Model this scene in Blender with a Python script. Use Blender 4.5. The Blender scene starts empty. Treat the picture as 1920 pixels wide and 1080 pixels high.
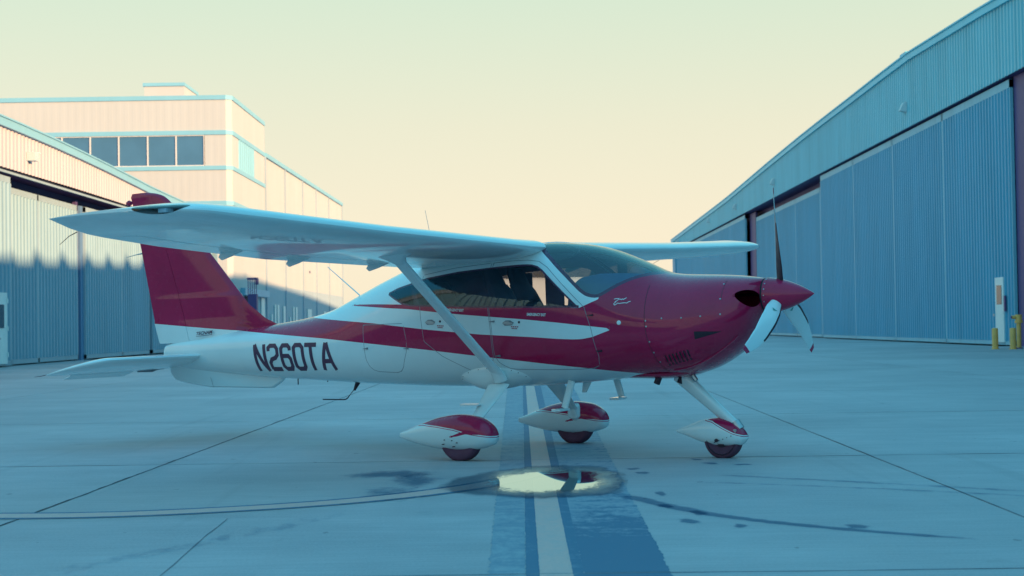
import bpy, bmesh, math, random
import numpy as np
from mathutils import Vector, Matrix
random.seed(7)
rng = np.random.default_rng(7)
S = bpy.context.scene
COL = S.collection
rad = math.radians

# ------------------------------------------------------------------ camera
CAM_PITCH, CAM_ROLL = 0.0233, 0.015
cd = bpy.data.cameras.new('camera')
cam = bpy.data.objects.new('camera', cd); COL.objects.link(cam)
cp, sp, cr, sr = math.cos(CAM_PITCH), math.sin(CAM_PITCH), math.cos(CAM_ROLL), math.sin(CAM_ROLL)
fwd = Vector((0, cp, sp)); up0 = Vector((0, -sp, cp)); rt0 = Vector((1, 0, 0))
rt = rt0*cr - up0*sr; up = rt0*sr + up0*cr
cam.matrix_world = Matrix(((rt.x, up.x, -fwd.x, 0), (rt.y, up.y, -fwd.y, 0), (rt.z, up.z, -fwd.z, 1.2152), (0, 0, 0, 1)))
cd.sensor_width = 36.0; cd.lens = 2921.7/1920*36.0
cd.clip_start = 0.1; cd.clip_end = 6000
cd.dof.use_dof = True; cd.dof.focus_distance = 14.2; cd.dof.aperture_fstop = 4.0
S.camera = cam

# ------------------------------------------------------------------ world + sun
SUN_DIR = Vector((1.0, -0.80, 0.25)).normalized()      # towards the sun
w = bpy.data.worlds.new('World'); S.world = w; w.use_nodes = True
nt = w.node_tree; nt.nodes.clear()
out = nt.nodes.new('ShaderNodeOutputWorld'); bg = nt.nodes.new('ShaderNodeBackground')
sky = nt.nodes.new('ShaderNodeTexSky'); sky.sky_type = 'NISHITA'; sky.sun_disc = False
sky.sun_elevation = math.asin(SUN_DIR.z); sky.sun_rotation = math.atan2(SUN_DIR.x, SUN_DIR.y)
tc = nt.nodes.new('ShaderNodeTexCoord'); sx = nt.nodes.new('ShaderNodeSeparateXYZ')
nt.links.new(tc.outputs['Generated'], sx.inputs[0])
ramp = nt.nodes.new('ShaderNodeValToRGB'); nt.links.new(sx.outputs['Z'], ramp.inputs[0])
SKY = [(0.0, (.530, .460, .342)), (.06, (.520, .458, .342)), (.125, (.470, .452, .338)), (.205, (.385, .450, .345)),
       (.30, (.185, .455, .460)), (.5, (.085, .420, .565)), (1.0, (.062, .355, .575))]
# away from the antisolar glow the low sky fades to pale blue, as the reflections in the paint show
SKY2 = [(0.0, (.230, .385, .450)), (.13, (.185, .410, .490)), (.30, (.120, .415, .540)), (.5, (.090, .412, .580)), (1.0, (.072, .348, .590))]
def fill_ramp(rp, tab):
    while len(rp.color_ramp.elements) < len(tab): rp.color_ramp.elements.new(0.5)
    for e_, (p_, c_) in zip(rp.color_ramp.elements, tab): e_.position = p_; e_.color = (*c_, 1)
ramp2 = nt.nodes.new('ShaderNodeValToRGB'); nt.links.new(sx.outputs['Z'], ramp2.inputs[0])
fill_ramp(ramp, SKY); fill_ramp(ramp2, SKY2)
glow = nt.nodes.new('ShaderNodeMapRange'); glow.interpolation_type = 'SMOOTHSTEP'
glow.inputs[1].default_value = -.35; glow.inputs[2].default_value = .90; nt.links.new(sx.outputs['Y'], glow.inputs[0])
skymix = nt.nodes.new('ShaderNodeMix'); skymix.data_type = 'RGBA'
nt.links.new(glow.outputs[0], skymix.inputs['Factor']); nt.links.new(ramp2.outputs[0], skymix.inputs['A']); nt.links.new(ramp.outputs[0], skymix.inputs['B'])
sc_ = nt.nodes.new('ShaderNodeVectorMath'); sc_.operation = 'SCALE'; sc_.inputs['Scale'].default_value = 10.0
nt.links.new(skymix.outputs['Result'], sc_.inputs[0])
mx = nt.nodes.new('ShaderNodeMix'); mx.data_type = 'RGBA'; mx.inputs['Factor'].default_value = 0.93
nt.links.new(sky.outputs[0], mx.inputs['A']); nt.links.new(sc_.outputs[0], mx.inputs['B'])
nt.links.new(mx.outputs['Result'], bg.inputs[0]); bg.inputs[1].default_value = 0.1
nt.links.new(bg.outputs[0], out.inputs[0])
sd = bpy.data.lights.new('sun', 'SUN'); sd.energy = 4.7; sd.color = (1.0, .62, .30); sd.angle = rad(0.7)
sun = bpy.data.objects.new('sun', sd); COL.objects.link(sun)
sun.rotation_euler = SUN_DIR.to_track_quat('Z', 'Y').to_euler()
vs = S.view_settings
vs.view_transform = 'Standard'; vs.look = 'None'; vs.gamma = 1.0; vs.use_curve_mapping = False; vs.exposure = 0.9
S.cycles.max_bounces = 8; S.cycles.transparent_max_bounces = 16

# ------------------------------------------------------------------ materials
def nmat(name):
    m = bpy.data.materials.new(name); m.use_nodes = True
    n = m.node_tree.nodes; b = n['Principled BSDF']
    return m, m.node_tree, b
def node(t, kind, **kw):
    n = t.nodes.new('ShaderNode'+kind)
    for k, v in kw.items(): setattr(n, k, v)
    return n
def noise(t, scale, detail=4, rough=.6, vec=None, sc=(1, 1, 1)):
    n = node(t, 'TexNoise'); n.inputs['Scale'].default_value = scale; n.inputs['Detail'].default_value = detail
    n.inputs['Roughness'].default_value = rough
    if vec is not None:
        mp = node(t, 'Mapping'); mp.inputs['Scale'].default_value = sc
        t.links.new(vec, mp.inputs[0]); t.links.new(mp.outputs[0], n.inputs['Vector'])
    return n.outputs['Fac']
def rmap(t, v, a, b, c, d):
    n = node(t, 'MapRange'); n.inputs[1].default_value = a; n.inputs[2].default_value = b
    n.inputs[3].default_value = c; n.inputs[4].default_value = d
    t.links.new(v, n.inputs[0]); return n.outputs[0]
def mixc(t, f, a, b, mode='MIX'):
    n = node(t, 'Mix', data_type='RGBA', blend_type=mode)
    for s_, v in (('Factor', f), ('A', a), ('B', b)):
        if isinstance(v, (int, float)): n.inputs[s_].default_value = v
        elif isinstance(v, tuple): n.inputs[s_].default_value = (*v, 1)
        else: t.links.new(v, n.inputs[s_])
    return n.outputs['Result']
def math_(t, op, a, b=0.0):
    n = node(t, 'Math', operation=op)
    for i, v in enumerate((a, b)):
        if isinstance(v, (int, float)): n.inputs[i].default_value = v
        else: t.links.new(v, n.inputs[i])
    return n.outputs[0]
def wpos(t): return node(t, 'NewGeometry').outputs['Position']

def paint(name, col, rough=.28, coat=0.0, var=.06, metallic=0.0, spec=.5):
    m, t, b = nmat(name)
    tcn = node(t, 'TexCoord')
    f = noise(t, 3.0, 5, .6, tcn.outputs['Object'])
    c = mixc(t, rmap(t, f, .3, .7, 0, 1), tuple(x*(1-var) for x in col), tuple(min(1, x*(1+var)) for x in col))
    t.links.new(c, b.inputs['Base Color'])
    f2 = noise(t, 14.0, 4, .6, tcn.outputs['Object'])
    t.links.new(rmap(t, f2, .3, .7, rough*.85, rough*1.2), b.inputs['Roughness'])
    b.inputs['Coat Weight'].default_value = coat; b.inputs['Coat Roughness'].default_value = .04
    b.inputs['Metallic'].default_value = metallic; b.inputs['Specular IOR Level'].default_value = spec
    return m

def concrete(name, light=(.62, .545, .55), dark=(.39, .36, .385), slab=True, damp=0.0):
    m, t, b = nmat(name); P = wpos(t)
    big = noise(t, .35, 5, .6, P); mid = noise(t, 2.3, 6, .62, P); fine = noise(t, 60, 3, .6, P)
    broom = noise(t, 1.0, 5, .7, P, (1.6, 26, 1))
    streak = noise(t, 1.0, 4, .6, P, (.22, 1.9, 1))
    f = math_(t, 'ADD', math_(t, 'MULTIPLY', big, .45), math_(t, 'MULTIPLY', mid, .3))
    f = math_(t, 'ADD', f, math_(t, 'MULTIPLY', streak, .25))
    c = mixc(t, rmap(t, f, .40, .60, 0, 1), dark, light)
    c = mixc(t, rmap(t, broom, .3, .72, 0, .52), c, tuple(x*.62 for x in dark))
    c = mixc(t, rmap(t, fine, .35, .7, 0, .30), c, tuple(min(1, x*1.25) for x in light))
    # oil drips and scuffs
    st = noise(t, 1.15, 6, .68, P, (1, .8, 1))
    c = mixc(t, rmap(t, st, .62, .74, 0, .5), c, tuple(x*.55 for x in dark))
    sp_ = noise(t, 7.5, 2, .5, P, (1, .6, 1))
    c = mixc(t, rmap(t, sp_, .735, .76, 0, .65), c, tuple(x*.4 for x in dark))
    # long faint tyre scuffs
    sc2 = noise(t, 1.0, 3, .55, P, (3.3, .12, 1))
    c = mixc(t, rmap(t, sc2, .6, .78, 0, .3), c, tuple(x*.6 for x in dark))
    if slab:
        oi = node(t, 'ObjectInfo'); 
        c = mixc(t, rmap(t, oi.outputs['Random'], 0, 1, 0, .22), c, tuple(x*.75 for x in dark))
    lg = noise(t, .16, 4, .6, P, (1, .7, 1)); c = mixc(t, rmap(t, lg, .42, .62, 0, .38), c, tuple(x*.72 for x in dark))
    t.links.new(c, b.inputs['Base Color'])
    t.links.new(rmap(t, mid, .3, .7, .62, .85), b.inputs['Roughness'])
    bp = node(t, 'Bump'); bp.inputs['Strength'].default_value = .35; bp.inputs['Distance'].default_value = .004
    t.links.new(math_(t, 'ADD', broom, math_(t, 'MULTIPLY', fine, .6)), bp.inputs['Height'])
    t.links.new(bp.outputs[0], b.inputs['Normal'])
    b.inputs['Specular IOR Level'].default_value = .35
    return m

def metal_sheet(name, col, var=.1, rough=.5, streak=.25):
    m, t, b = nmat(name); P = wpos(t)
    f = noise(t, .5, 5, .6, P, (1, 1, .25)); s_ = noise(t, 1.0, 4, .6, P, (2.2, 2.2, .12)); d = noise(t, 9, 4, .6, P)
    c = mixc(t, rmap(t, f, .3, .7, 0, 1), tuple(x*(1-var) for x in col), tuple(x*(1+var) for x in col))
    c = mixc(t, rmap(t, s_, .5, .75, 0, streak), c, tuple(x*.55 for x in col))
    c = mixc(t, rmap(t, d, .6, .75, 0, .15), c, tuple(min(1, x*1.3) for x in col))
    t.links.new(c, b.inputs['Base Color']); b.inputs['Roughness'].default_value = rough
    b.inputs['Specular IOR Level'].default_value = .3
    return m

def worn_paint(name, col, under, thr=(.45, .6), sc=(2.2, 9, 1), grad=None, amount=.8):
    m, t, b = nmat(name); P = wpos(t)
    n1 = noise(t, 1.0, 8, .75, P, sc); n2 = noise(t, 18, 5, .7, P, (1, .45, 1))
    f = math_(t, 'ADD', math_(t, 'MULTIPLY', n1, .62), math_(t, 'MULTIPLY', n2, .38))
    if grad:
        sxn = node(t, 'SeparateXYZ'); t.links.new(P, sxn.inputs[0])
        f = math_(t, 'ADD', f, rmap(t, sxn.outputs['Y'], grad[0], grad[1], grad[2], grad[3]))
    c = mixc(t, rmap(t, f, thr[0], thr[1], 0, amount), col, under)
    f3 = noise(t, 45, 3, .6, P)
    c = mixc(t, rmap(t, f3, .4, .7, 0, .15), c, tuple(x*.5 for x in under))
    t.links.new(c, b.inputs['Base Color']); b.inputs['Roughness'].default_value = .72
    b.inputs['Specular IOR Level'].default_value = .3
    bp = node(t, 'Bump'); bp.inputs['Strength'].default_value = .3; bp.inputs['Distance'].default_value = .003
    t.links.new(f3, bp.inputs['Height']); t.links.new(bp.outputs[0], b.inputs['Normal'])
    return m

def glass(name, tint, refl=1.0, rough=0.0, ior=1.5):
    m = bpy.data.materials.new(name); m.use_nodes = True; t = m.node_tree; t.nodes.clear()
    o = node(t, 'OutputMaterial'); tr = node(t, 'BsdfTransparent'); gl = node(t, 'BsdfGlossy')
    tr.inputs[0].default_value = (*tint, 1); gl.inputs[0].default_value = (*((refl,)*3 if isinstance(refl, (int, float)) else refl), 1); gl.inputs['Roughness'].default_value = rough
    fr = node(t, 'Fresnel'); fr.inputs[0].default_value = ior
    n = noise(t, 2.0, 3, .5, wpos(t))
    ms = node(t, 'MixShader'); t.links.new(math_(t, 'MULTIPLY', fr.outputs[0], rmap(t, n, .3, .7, .9, 1.0)), ms.inputs[0])
    t.links.new(tr.outputs[0], ms.inputs[1]); t.links.new(gl.outputs[0], ms.inputs[2]); t.links.new(ms.outputs[0], o.inputs[0])
    return m

M = {}
M['white'] = paint('white_gelcoat', (.76, .82, .82), .22, .6, .03)
M['red'] = paint('crimson_gelcoat', (.46, .014, .074), .25, .75, .08, spec=.08)
M['seam'] = paint('seam_shadow_gap', (.24, .24, .27), .6)
M['frit'] = paint('window_edge_band', (.10, .035, .080), .25, .3)
M['lining'] = paint('cabin_lining', (.24, .10, .19), .8, var=.2)
M['dash'] = paint('dashboard_vinyl', (.12, .17, .32), .6, var=.1)
M['leather'] = paint('seat_leather', (.09, .040, .075), .55, var=.2)
M['black'] = paint('matt_black', (.035, .014, .028), .55, var=.2)
M['letter'] = paint('registration_vinyl', (.10, .035, .075), .4)
M['rubber'] = paint('tyre_rubber', (.13, .050, .085), .8, var=.25, spec=.3)
M['steel'] = paint('bare_metal', (.45, .47, .49), .35, metallic=.8)
M['decal_white'] = paint('white_lettering', (.8, .8, .8), .4)
M['decal_red'] = paint('red_lettering', (.45, .05, .09), .4)
M['decal_green'] = paint('green_maker_mark', (.05, .33, .30), .4)
M['side_glass'] = glass('tinted_side_glass', (.88, .84, .84), (.48, .78, 1.0), ior=1.85)
M['screen_glass'] = glass('clear_windscreen_acrylic', (.80, .88, .92), 1.0, ior=1.95)
M['lens'] = glass('landing_light_lens', (.85, .9, .95), 1.0)
M['chrome'] = paint('lamp_reflector', (.8, .82, .84), .12, metallic=1.0, var=.02)
M['concrete'] = concrete('apron_concrete')
M['apron_far'] = concrete('apron_concrete_beyond', slab=False)
M['sealant_mid'] = paint('aged_joint_sealant', (.09, .11, .14), .8, var=.3)
M['sealant_pale'] = paint('weathered_joint', (.16, .17, .20), .8, var=.3)
M['sealant'] = paint('joint_sealant', (.045, .07, .09), .8, var=.3)
M['blackout'] = worn_paint('blackout_paint', (.075, .160, .25), (.33, .37, .42), (.47, .60), (2.4, 4.5, 1), (8.3, 10.4, -.115, .085), .80)
M['blackout_old'] = worn_paint('blackout_paint_worn', (.19, .26, .33), (.36, .39, .43), (.42, .58), (2.6, 3.2, 1), None, .8)
M['border'] = worn_paint('black_border_paint', (.075, .165, .255), (.24, .33, .40), (.52, .68), (3.0, 4, 1), None, .7)
M['yellow'] = worn_paint('faded_yellow_paint', (.74, .44, .39), (.52, .42, .42), (.44, .64), (5.0, 2.2, 1), None, .6)
M['stain'] = worn_paint('damp_concrete', (.22, .25, .30), (.32, .34, .385), (.42, .58), (2, 5, 1), None, .9)
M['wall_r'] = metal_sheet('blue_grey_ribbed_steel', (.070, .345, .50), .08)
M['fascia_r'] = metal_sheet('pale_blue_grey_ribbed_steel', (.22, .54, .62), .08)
M['trim_r'] = metal_sheet('turquoise_roof_trim', (.07, .58, .72), .05, .4, .1)
M['wall_l'] = metal_sheet('grey_ribbed_door_steel', (.245, .385, .47), .07)
M['fascia_l'] = metal_sheet('cream_ribbed_steel', (.47, .435, .48), .04)
M['trim_l'] = metal_sheet('turquoise_edge_trim', (.22, .47, .60), .04, .4, .08)
M['frame_l'] = metal_sheet('pale_door_frame_steel', (.32, .42, .48), .05)
M['frame_r'] = metal_sheet('pale_blue_door_frame', (.22, .50, .60), .06)
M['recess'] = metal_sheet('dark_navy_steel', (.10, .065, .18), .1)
M['trim_post'] = metal_sheet('blue_door_return_steel', (.13, .24, .40), .06)
M['office'] = metal_sheet('cream_wall_cladding', (.50, .50, .50), .03, .6, .05)
M['office_low'] = metal_sheet('grey_wall_cladding', (.36, .44, .50), .04, .6, .1)
M['pilaster'] = metal_sheet('blue_grey_joint_strip', (.34, .42, .50), .05)
M['turq'] = metal_sheet('turquoise_band', (.215, .47, .60), .04, .45, .06)
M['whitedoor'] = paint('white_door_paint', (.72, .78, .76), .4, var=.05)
M['winframe'] = paint('pale_window_frame', (.66, .62, .60), .5)
M['bollard'] = paint('faded_yellow_post_paint', (.92, .46, .13), .5, var=.12)
M['roof'] = metal_sheet('roof_steel', (.4, .45, .48), .08)
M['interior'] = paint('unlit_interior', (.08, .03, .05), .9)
M['lampgrey'] = paint('lamp_housing', (.50, .58, .60), .4)
def darkglass(name, col):
    m, t, b = nmat(name)
    n = noise(t, .6, 3, .5, wpos(t))
    t.links.new(mixc(t, n, tuple(x*.8 for x in col), tuple(x*1.2 for x in col)), b.inputs['Base Color'])
    b.inputs['Roughness'].default_value = .12; b.inputs['Specular IOR Level'].default_value = .35
    return m
M['pane'] = darkglass('office_window_glass', (.065, .165, .28))
M['doorpane'] = darkglass('door_window_glass', (.03, .07, .10))

# ------------------------------------------------------------------ object helpers
def link(name, me, parent=None, mats=(), smooth=False, sharp=None):
    o = bpy.data.objects.new(name, me); COL.objects.link(o)
    for m in mats: me.materials.append(M[m] if isinstance(m, str) else m)
    if smooth:
        me.polygons.foreach_set('use_smooth', [True]*len(me.polygons))
        if sharp: me.set_sharp_from_angle(angle=rad(sharp))
    if parent is not None: o.parent = parent
    return o
class MB:
    def __init__(s): s.v = []; s.f = []; s.m = []
    def add(s, verts, faces, mi=0):
        k = len(s.v); s.v += [tuple(map(float, p)) for p in verts]; s.f += [tuple(i+k for i in f) for f in faces]; s.m += [mi]*len(faces)
        return s
    def box(s, a, b, mi=0):
        (x0, y0, z0), (x1, y1, z1) = a, b
        v = [(x0, y0, z0), (x1, y0, z0), (x1, y1, z0), (x0, y1, z0), (x0, y0, z1), (x1, y0, z1), (x1, y1, z1), (x0, y1, z1)]
        return s.add(v, [(0, 3, 2, 1), (4, 5, 6, 7), (0, 1, 5, 4), (1, 2, 6, 5), (2, 3, 7, 6), (3, 0, 4, 7)], mi)
    def loft(s, rings, cap=True, closed=True, mi=0):
        n = len(rings[0]); v = [p for r in rings for p in r]; f = []
        for i in range(len(rings)-1):
            for j in range(n if closed else n-1):
                k = (j+1) % n
                f.append((i*n+j, i*n+k, (i+1)*n+k, (i+1)*n+j))
        if cap: f.append(tuple(range(n-1, -1, -1))); f.append(tuple((len(rings)-1)*n+j for j in range(n)))
        return s.add(v, f, mi)
    def tube(s, pts, r, n=8, mi=0, flat=1.0):
        pts = [Vector(p) for p in pts]; rings = []
        for i, p in enumerate(pts):
            d = (pts[min(i+1, len(pts)-1)]-pts[max(i-1, 0)]).normalized()
            a = d.orthogonal().normalized() if abs(d.x) > .999 or flat == 1.0 else Vector((1, 0, 0)).cross(d).normalized()
            b = d.cross(a); rr = r[i] if isinstance(r, (list, tuple)) else r
            rings.append([p+a*math.cos(2*math.pi*j/n)*rr*flat+b*math.sin(2*math.pi*j/n)*rr for j in range(n)])
        return s.loft(rings, mi=mi)
    def prism(s, poly, axis, lo, hi, mi=0):
        f = {'x': lambda a, b, c: (c, a, b), 'y': lambda a, b, c: (a, c, b), 'z': lambda a, b, c: (a, b, c)}[axis]
        n = len(poly)
        return s.add([f(a, b, lo) for a, b in poly]+[f(a, b, hi) for a, b in poly],
                     [tuple(range(n)), tuple(range(2*n-1, n-1, -1))]+[(i, i+n, (i+1) % n+n, (i+1) % n) for i in range(n)], mi)
    def build(s, name, mats, parent=None, smooth=False, sharp=40, fix=True):
        me = bpy.data.meshes.new(name); me.from_pydata(s.v, [], s.f)
        mats = [mats] if isinstance(mats, str) else mats
        me.polygons.foreach_set('material_index', s.m)
        if fix:
            bm = bmesh.new(); bm.from_mesh(me); bmesh.ops.recalc_face_normals(bm, faces=bm.faces); bm.to_mesh(me); bm.free()
        me.update()
        return link(name, me, parent, mats, smooth, sharp if smooth else None)
def thing(name, label, cat, loc=(0, 0, 0), rz=0, group=None):
    o = bpy.data.objects.new(name, None); COL.objects.link(o); o.location = loc; o.rotation_euler = (0, 0, rz)
    o['label'] = label; o['category'] = cat
    if group: o['group'] = group
    return o
def struct(o, label=None):
    o['kind'] = 'structure'
    if label: o['label'] = label
    return o

# ------------------------------------------------------------------ ground: base sheet, slabs, joints, markings
g = struct(MB().add([(-900, -300, -.02), (900, -300, -.02), (900, 3000, -.02), (-900, 3000, -.02)], [(0, 1, 2, 3)]).build('ground', 'apron_far'), 'grey concrete apron between the hangars')
SX, SY, GX, GY, GAP, GA = 6.32, 6.38, -3.40, 7.60, .011, .0175
def grid(u, v): return (u*math.cos(GA)+v*math.sin(GA), -u*math.sin(GA)+v*math.cos(GA))
nx0, nx1, ny0, ny1 = -3, 4, -3, 9
def slab_mesh():
    mb = MB(); x1, y1, c = SX-GAP, SY-GAP, .006
    top = [(c, c, 0), (x1-c, c, 0), (x1-c, y1-c, 0), (c, y1-c, 0)]
    mid = [(0, 0, -c), (x1, 0, -c), (x1, y1, -c), (0, y1, -c)]; bot = [(a, b, -.03) for a, b, _ in mid]
    mb.loft([bot, mid, top]); return mb
slab0 = slab_mesh().build('slab', 'concrete', g)
first = True
for i in range(nx0, nx1):
    for j in range(ny0, ny1):
        o = slab0 if first else slab0.copy()
        if not first: COL.objects.link(o); o.parent = g
        first = False
        o.location = (*grid(GX+i*SX+GAP/2, GY+j*SY+GAP/2), 0); o.rotation_euler = (0, 0, -GA)
# ragged crack along the left and right joints
def ragged(name, pts, wfun, matn, z, seg=.12, jit=.012, parent=None):
    P = []
    for (x0, y0), (x1, y1) in zip(pts[:-1], pts[1:]):
        n = max(1, int(math.hypot(x1-x0, y1-y0)/seg))
        for k in range(n): P.append((x0+(x1-x0)*k/n, y0+(y1-y0)*k/n))
    P.append(pts[-1]); v = []; dr = 0
    for i, (x, y) in enumerate(P):
        a = P[max(i-1, 0)]; b = P[min(i+1, len(P)-1)]; dx, dy = b[0]-a[0], b[1]-a[1]; l = math.hypot(dx, dy) or 1
        nx_, ny_ = -dy/l, dx/l; dr = dr*.8+random.uniform(-jit, jit); ww = wfun(i/len(P))*random.uniform(.6, 1.35)
        v += [(x+nx_*(dr-ww/2), y+ny_*(dr-ww/2), z), (x+nx_*(dr+ww/2), y+ny_*(dr+ww/2), z)]
    return MB().add(v, [(2*i, 2*i+2, 2*i+3, 2*i+1) for i in range(len(P)-1)]).build(name, matn, parent, fix=False)
for i in range(nx0, nx1+1):
    ragged('joint_sealant', [grid(GX+i*SX, GY+ny0*SY), grid(GX+i*SX, 24), grid(GX+i*SX, GY+ny1*SY)], (lambda u, i=i: .017 if i == 0 else .009), ('sealant' if i == 0 else 'sealant_mid'), .0022, seg=.10, jit=.005, parent=g)
for j in range(ny0, ny1+1):
    ragged('joint_sealant', [grid(GX+nx0*SX, GY+j*SY), grid(GX+nx1*SX, GY+j*SY)], lambda u: .016, 'sealant_pale', .0020, seg=.16, jit=.004, parent=g)
ragged('surface_crack', [(-1.745, 7.55), (-1.80, 8.72), (-1.84, 10.0)], lambda u: .006, 'sealant_pale', .0026, jit=.003, parent=g)

def edge(x0, k): return lambda y: x0+k*(y-7.5)
def strip(name, xl, xr, y0, y1, matn, z, n=60, jit=0.0, label=None, parent=None):
    mb = MB(); cuts = [grid(0, GY+j*SY)[1] for j in range(ny0, 30)]
    segs = []; a = y0
    for c in cuts:
        if a+.2 < c < y1-.2: segs.append((a, c-.007)); a = c+.007
    segs.append((a, y1))
    for (a, b) in segs:
        m = max(2, int((b-a)/.04)) if a < 30 else 2; v = []
        for i in range(m+1):
            y = a+(b-a)*i/m; v += [(xl(y)+random.uniform(-jit, jit), y, z), (xr(y)+random.uniform(-jit, jit), y, z)]
        mb.add(v, [(2*i, 2*i+1, 2*i+3, 2*i+2) for i in range(m)])
    o = mb.build(name, matn, parent, fix=False)
    return o
cl = bpy.data.objects.new('taxi_line', None); COL.objects.link(cl); struct(cl, 'straight faded yellow taxi line with black borders')
strip('blackout_patch', edge(.327, .0065), edge(.75, .0175), 3, 42, 'blackout', .0016, jit=.009, parent=cl)
strip('blackout_patch', edge(-.137, .0010), edge(.046, .0060), 3, 60, 'blackout_old', .0016, jit=.009, parent=cl)
strip('border', edge(.047, .0060), edge(.113, .0055), 3, 150, 'border', .0021, jit=.002, parent=cl)
strip('border', edge(.275, .0057), edge(.329, .0088), 3, 150, 'border', .0021, jit=.002, parent=cl)
strip('stripe', edge(.1135, .0055), edge(.2745, .0057), 3, 150, 'yellow', .0026, jit=.002, parent=cl)
cv = bpy.data.objects.new('curved_line', None); COL.objects.link(cv); struct(cv, 'thin curved yellow line with black borders joining from the left')
CP = [(-6.2, 11.2), (-4.6, 10.5), (-3.40, 10.31), (-2.69, 10.30), (-2.02, 10.46), (-1.346, 10.76), (-.823, 11.15), (-.457, 11.55), (-.20, 11.9), (.05, 12.4), (.2, 13.0)]
def smooth_path(P, n=8):
    Q = []
    for i in range(len(P)-1):
        p0 = P[max(i-1, 0)]; p1 = P[i]; p2 = P[i+1]; p3 = P[min(i+2, len(P)-1)]
        for k in range(n):
            t = k/n
            Q.append(tuple(.5*((2*p1[a])+(-p0[a]+p2[a])*t+(2*p0[a]-5*p1[a]+4*p2[a]-p3[a])*t*t+(-p0[a]+3*p1[a]-3*p2[a]+p3[a])*t**3) for a in (0, 1)))
    Q.append(P[-1]); return Q
CQ = smooth_path(CP)
def offset_strip(name, o0, o1, matn, z, parent):
    v = []
    for i, (x, y) in enumerate(CQ):
        a = CQ[max(i-1, 0)]; b = CQ[min(i+1, len(CQ)-1)]; dx, dy = b[0]-a[0], b[1]-a[1]; l = math.hypot(dx, dy)
        nx_, ny_ = -dy/l, dx/l; v += [(x+nx_*o0, y+ny_*o0, z), (x+nx_*o1, y+ny_*o1, z)]
    return MB().add(v, [(2*i, 2*i+2, 2*i+3, 2*i+1) for i in range(len(CQ)-1)]).build(name, matn, parent, fix=False)
offset_strip('stripe', -.105, .115, 'yellow', .0032, cv)
offset_strip('border', .116, .175, 'border', .0030, cv)
offset_strip('border', -.170, -.106, 'border', .0030, cv)

# damp stains: thin films that darken the concrete and fade out at the rim
def stain_mat():
    m = bpy.data.materials.new('damp_film'); m.use_nodes = True; t = m.node_tree; t.nodes.clear()
    o = node(t, 'OutputMaterial'); P = wpos(t); a = node(t, 'Attribute', attribute_name='depth')
    n1 = noise(t, 9, 6, .7, P, (1, .5, 1)); d = math_(t, 'ADD', a.outputs['Fac'], math_(t, 'MULTIPLY', math_(t, 'SUBTRACT', n1, .5), .9))
    tr = node(t, 'BsdfTransparent'); t.links.new(mixc(t, rmap(t, d, .12, .50, 0, 1), (1, 1, 1), (.60, .68, .76)), tr.inputs[0]); t.links.new(tr.outputs[0], o.inputs[0]); return m
M['film'] = stain_mat()
def film(name, v, f, dep, parent=g):
    me = bpy.data.meshes.new(name); me.from_pydata(v, [], f); at = me.attributes.new('depth', 'FLOAT', 'POINT'); at.data.foreach_set('value', dep)
    return link(name, me, parent, ['film'])
def blob(name, cx, cy, rx, ry, z, n=28, top=.8):
    ph = [random.uniform(0, 6.28) for _ in range(5)]; v = [(cx, cy, z)]; d = [top]
    for k in (.5, 1.15):
        for i in range(n):
            a = 2*math.pi*i/n; r = k*(1+.22*sum(math.sin((q+2)*a+ph[q])/(q+1.5) for q in range(5)))
            v.append((cx+rx*r*math.cos(a), cy+ry*r*math.sin(a), z)); d.append(top*.8 if k < 1 else 0)
    f = [(0, i+1, (i+1) % n+1) for i in range(n)]+[(1+i, 1+n+i, 1+n+(i+1) % n, 1+(i+1) % n) for i in range(n)]
    return film(name, v, f, d)
def trail(name, pts, wfun, z, top=.75):
    Q = smooth_path(pts, 14); v = []; d = []
    for i, (x, y) in enumerate(Q):
        a = Q[max(i-1, 0)]; b = Q[min(i+1, len(Q)-1)]; dx, dy = b[0]-a[0], b[1]-a[1]; l = math.hypot(dx, dy); nx_, ny_ = -dy/l, dx/l
        w_ = wfun(i/len(Q))*random.uniform(.85, 1.2); e_ = min(1, i/6, (len(Q)-1-i)/10)
        for o_, dd in ((-1, 0), (-.35, top), (.35, top), (1, 0)): v.append((x+nx_*w_*o_/2, y+ny_*w_*o_/2, z)); d.append(dd*e_)
    f = [(4*i+k, 4*i+4+k, 4*i+5+k, 4*i+1+k) for i in range(len(Q)-1) for k in range(3)]
    return film(name, v, f, d)
trail('water_stain', [(.72, 11.1), (1.08, 10.15), (1.41, 9.57), (1.95, 9.0), (2.6, 8.5)], lambda u: .20*(1-.45*u), .0036)
for cx, cy, rx, ry in [(1.16, 9.9, .06, .13), (1.06, 9.5, .07, .12), (1.33, 9.25, .05, .09), (2.0, 9.15, .08, .10), (1.03, 11.05, .05, .14), (.99, 10.3, .06, .10),
                       (1.67, 13.35, .06, .12), (1.60, 13.75, .05, .13), (1.93, 13.2, .08, .08), (1.03, 12.6, .06, .12), (.98, 12.95, .06, .10)]:
    blob('water_stain', cx, cy, rx, ry, .0037)
blob('water_stain', -1.0, 12.8, .34, .42, .0034, top=.62); blob('water_stain', -.78, 12.25, .22, .5, .0036, top=.55); blob('water_stain', -.9, 11.3, .28, .5, .0030, top=.42)
trail('tyre_scuff', [(1.5, 12.4), (2.2, 11.9), (3.0, 11.3), (4.4, 10.2)], lambda u: .16, .0033, .30)
trail('tyre_scuff', [(1.2, 11.9), (2.0, 11.5), (3.0, 10.9), (4.2, 10.0)], lambda u: .12, .0032, .28)
trail('tyre_scuff', [(-2.6, 7.4), (-1.6, 9.2), (-.9, 10.6)], lambda u: .30, .0031, .18)

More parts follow.
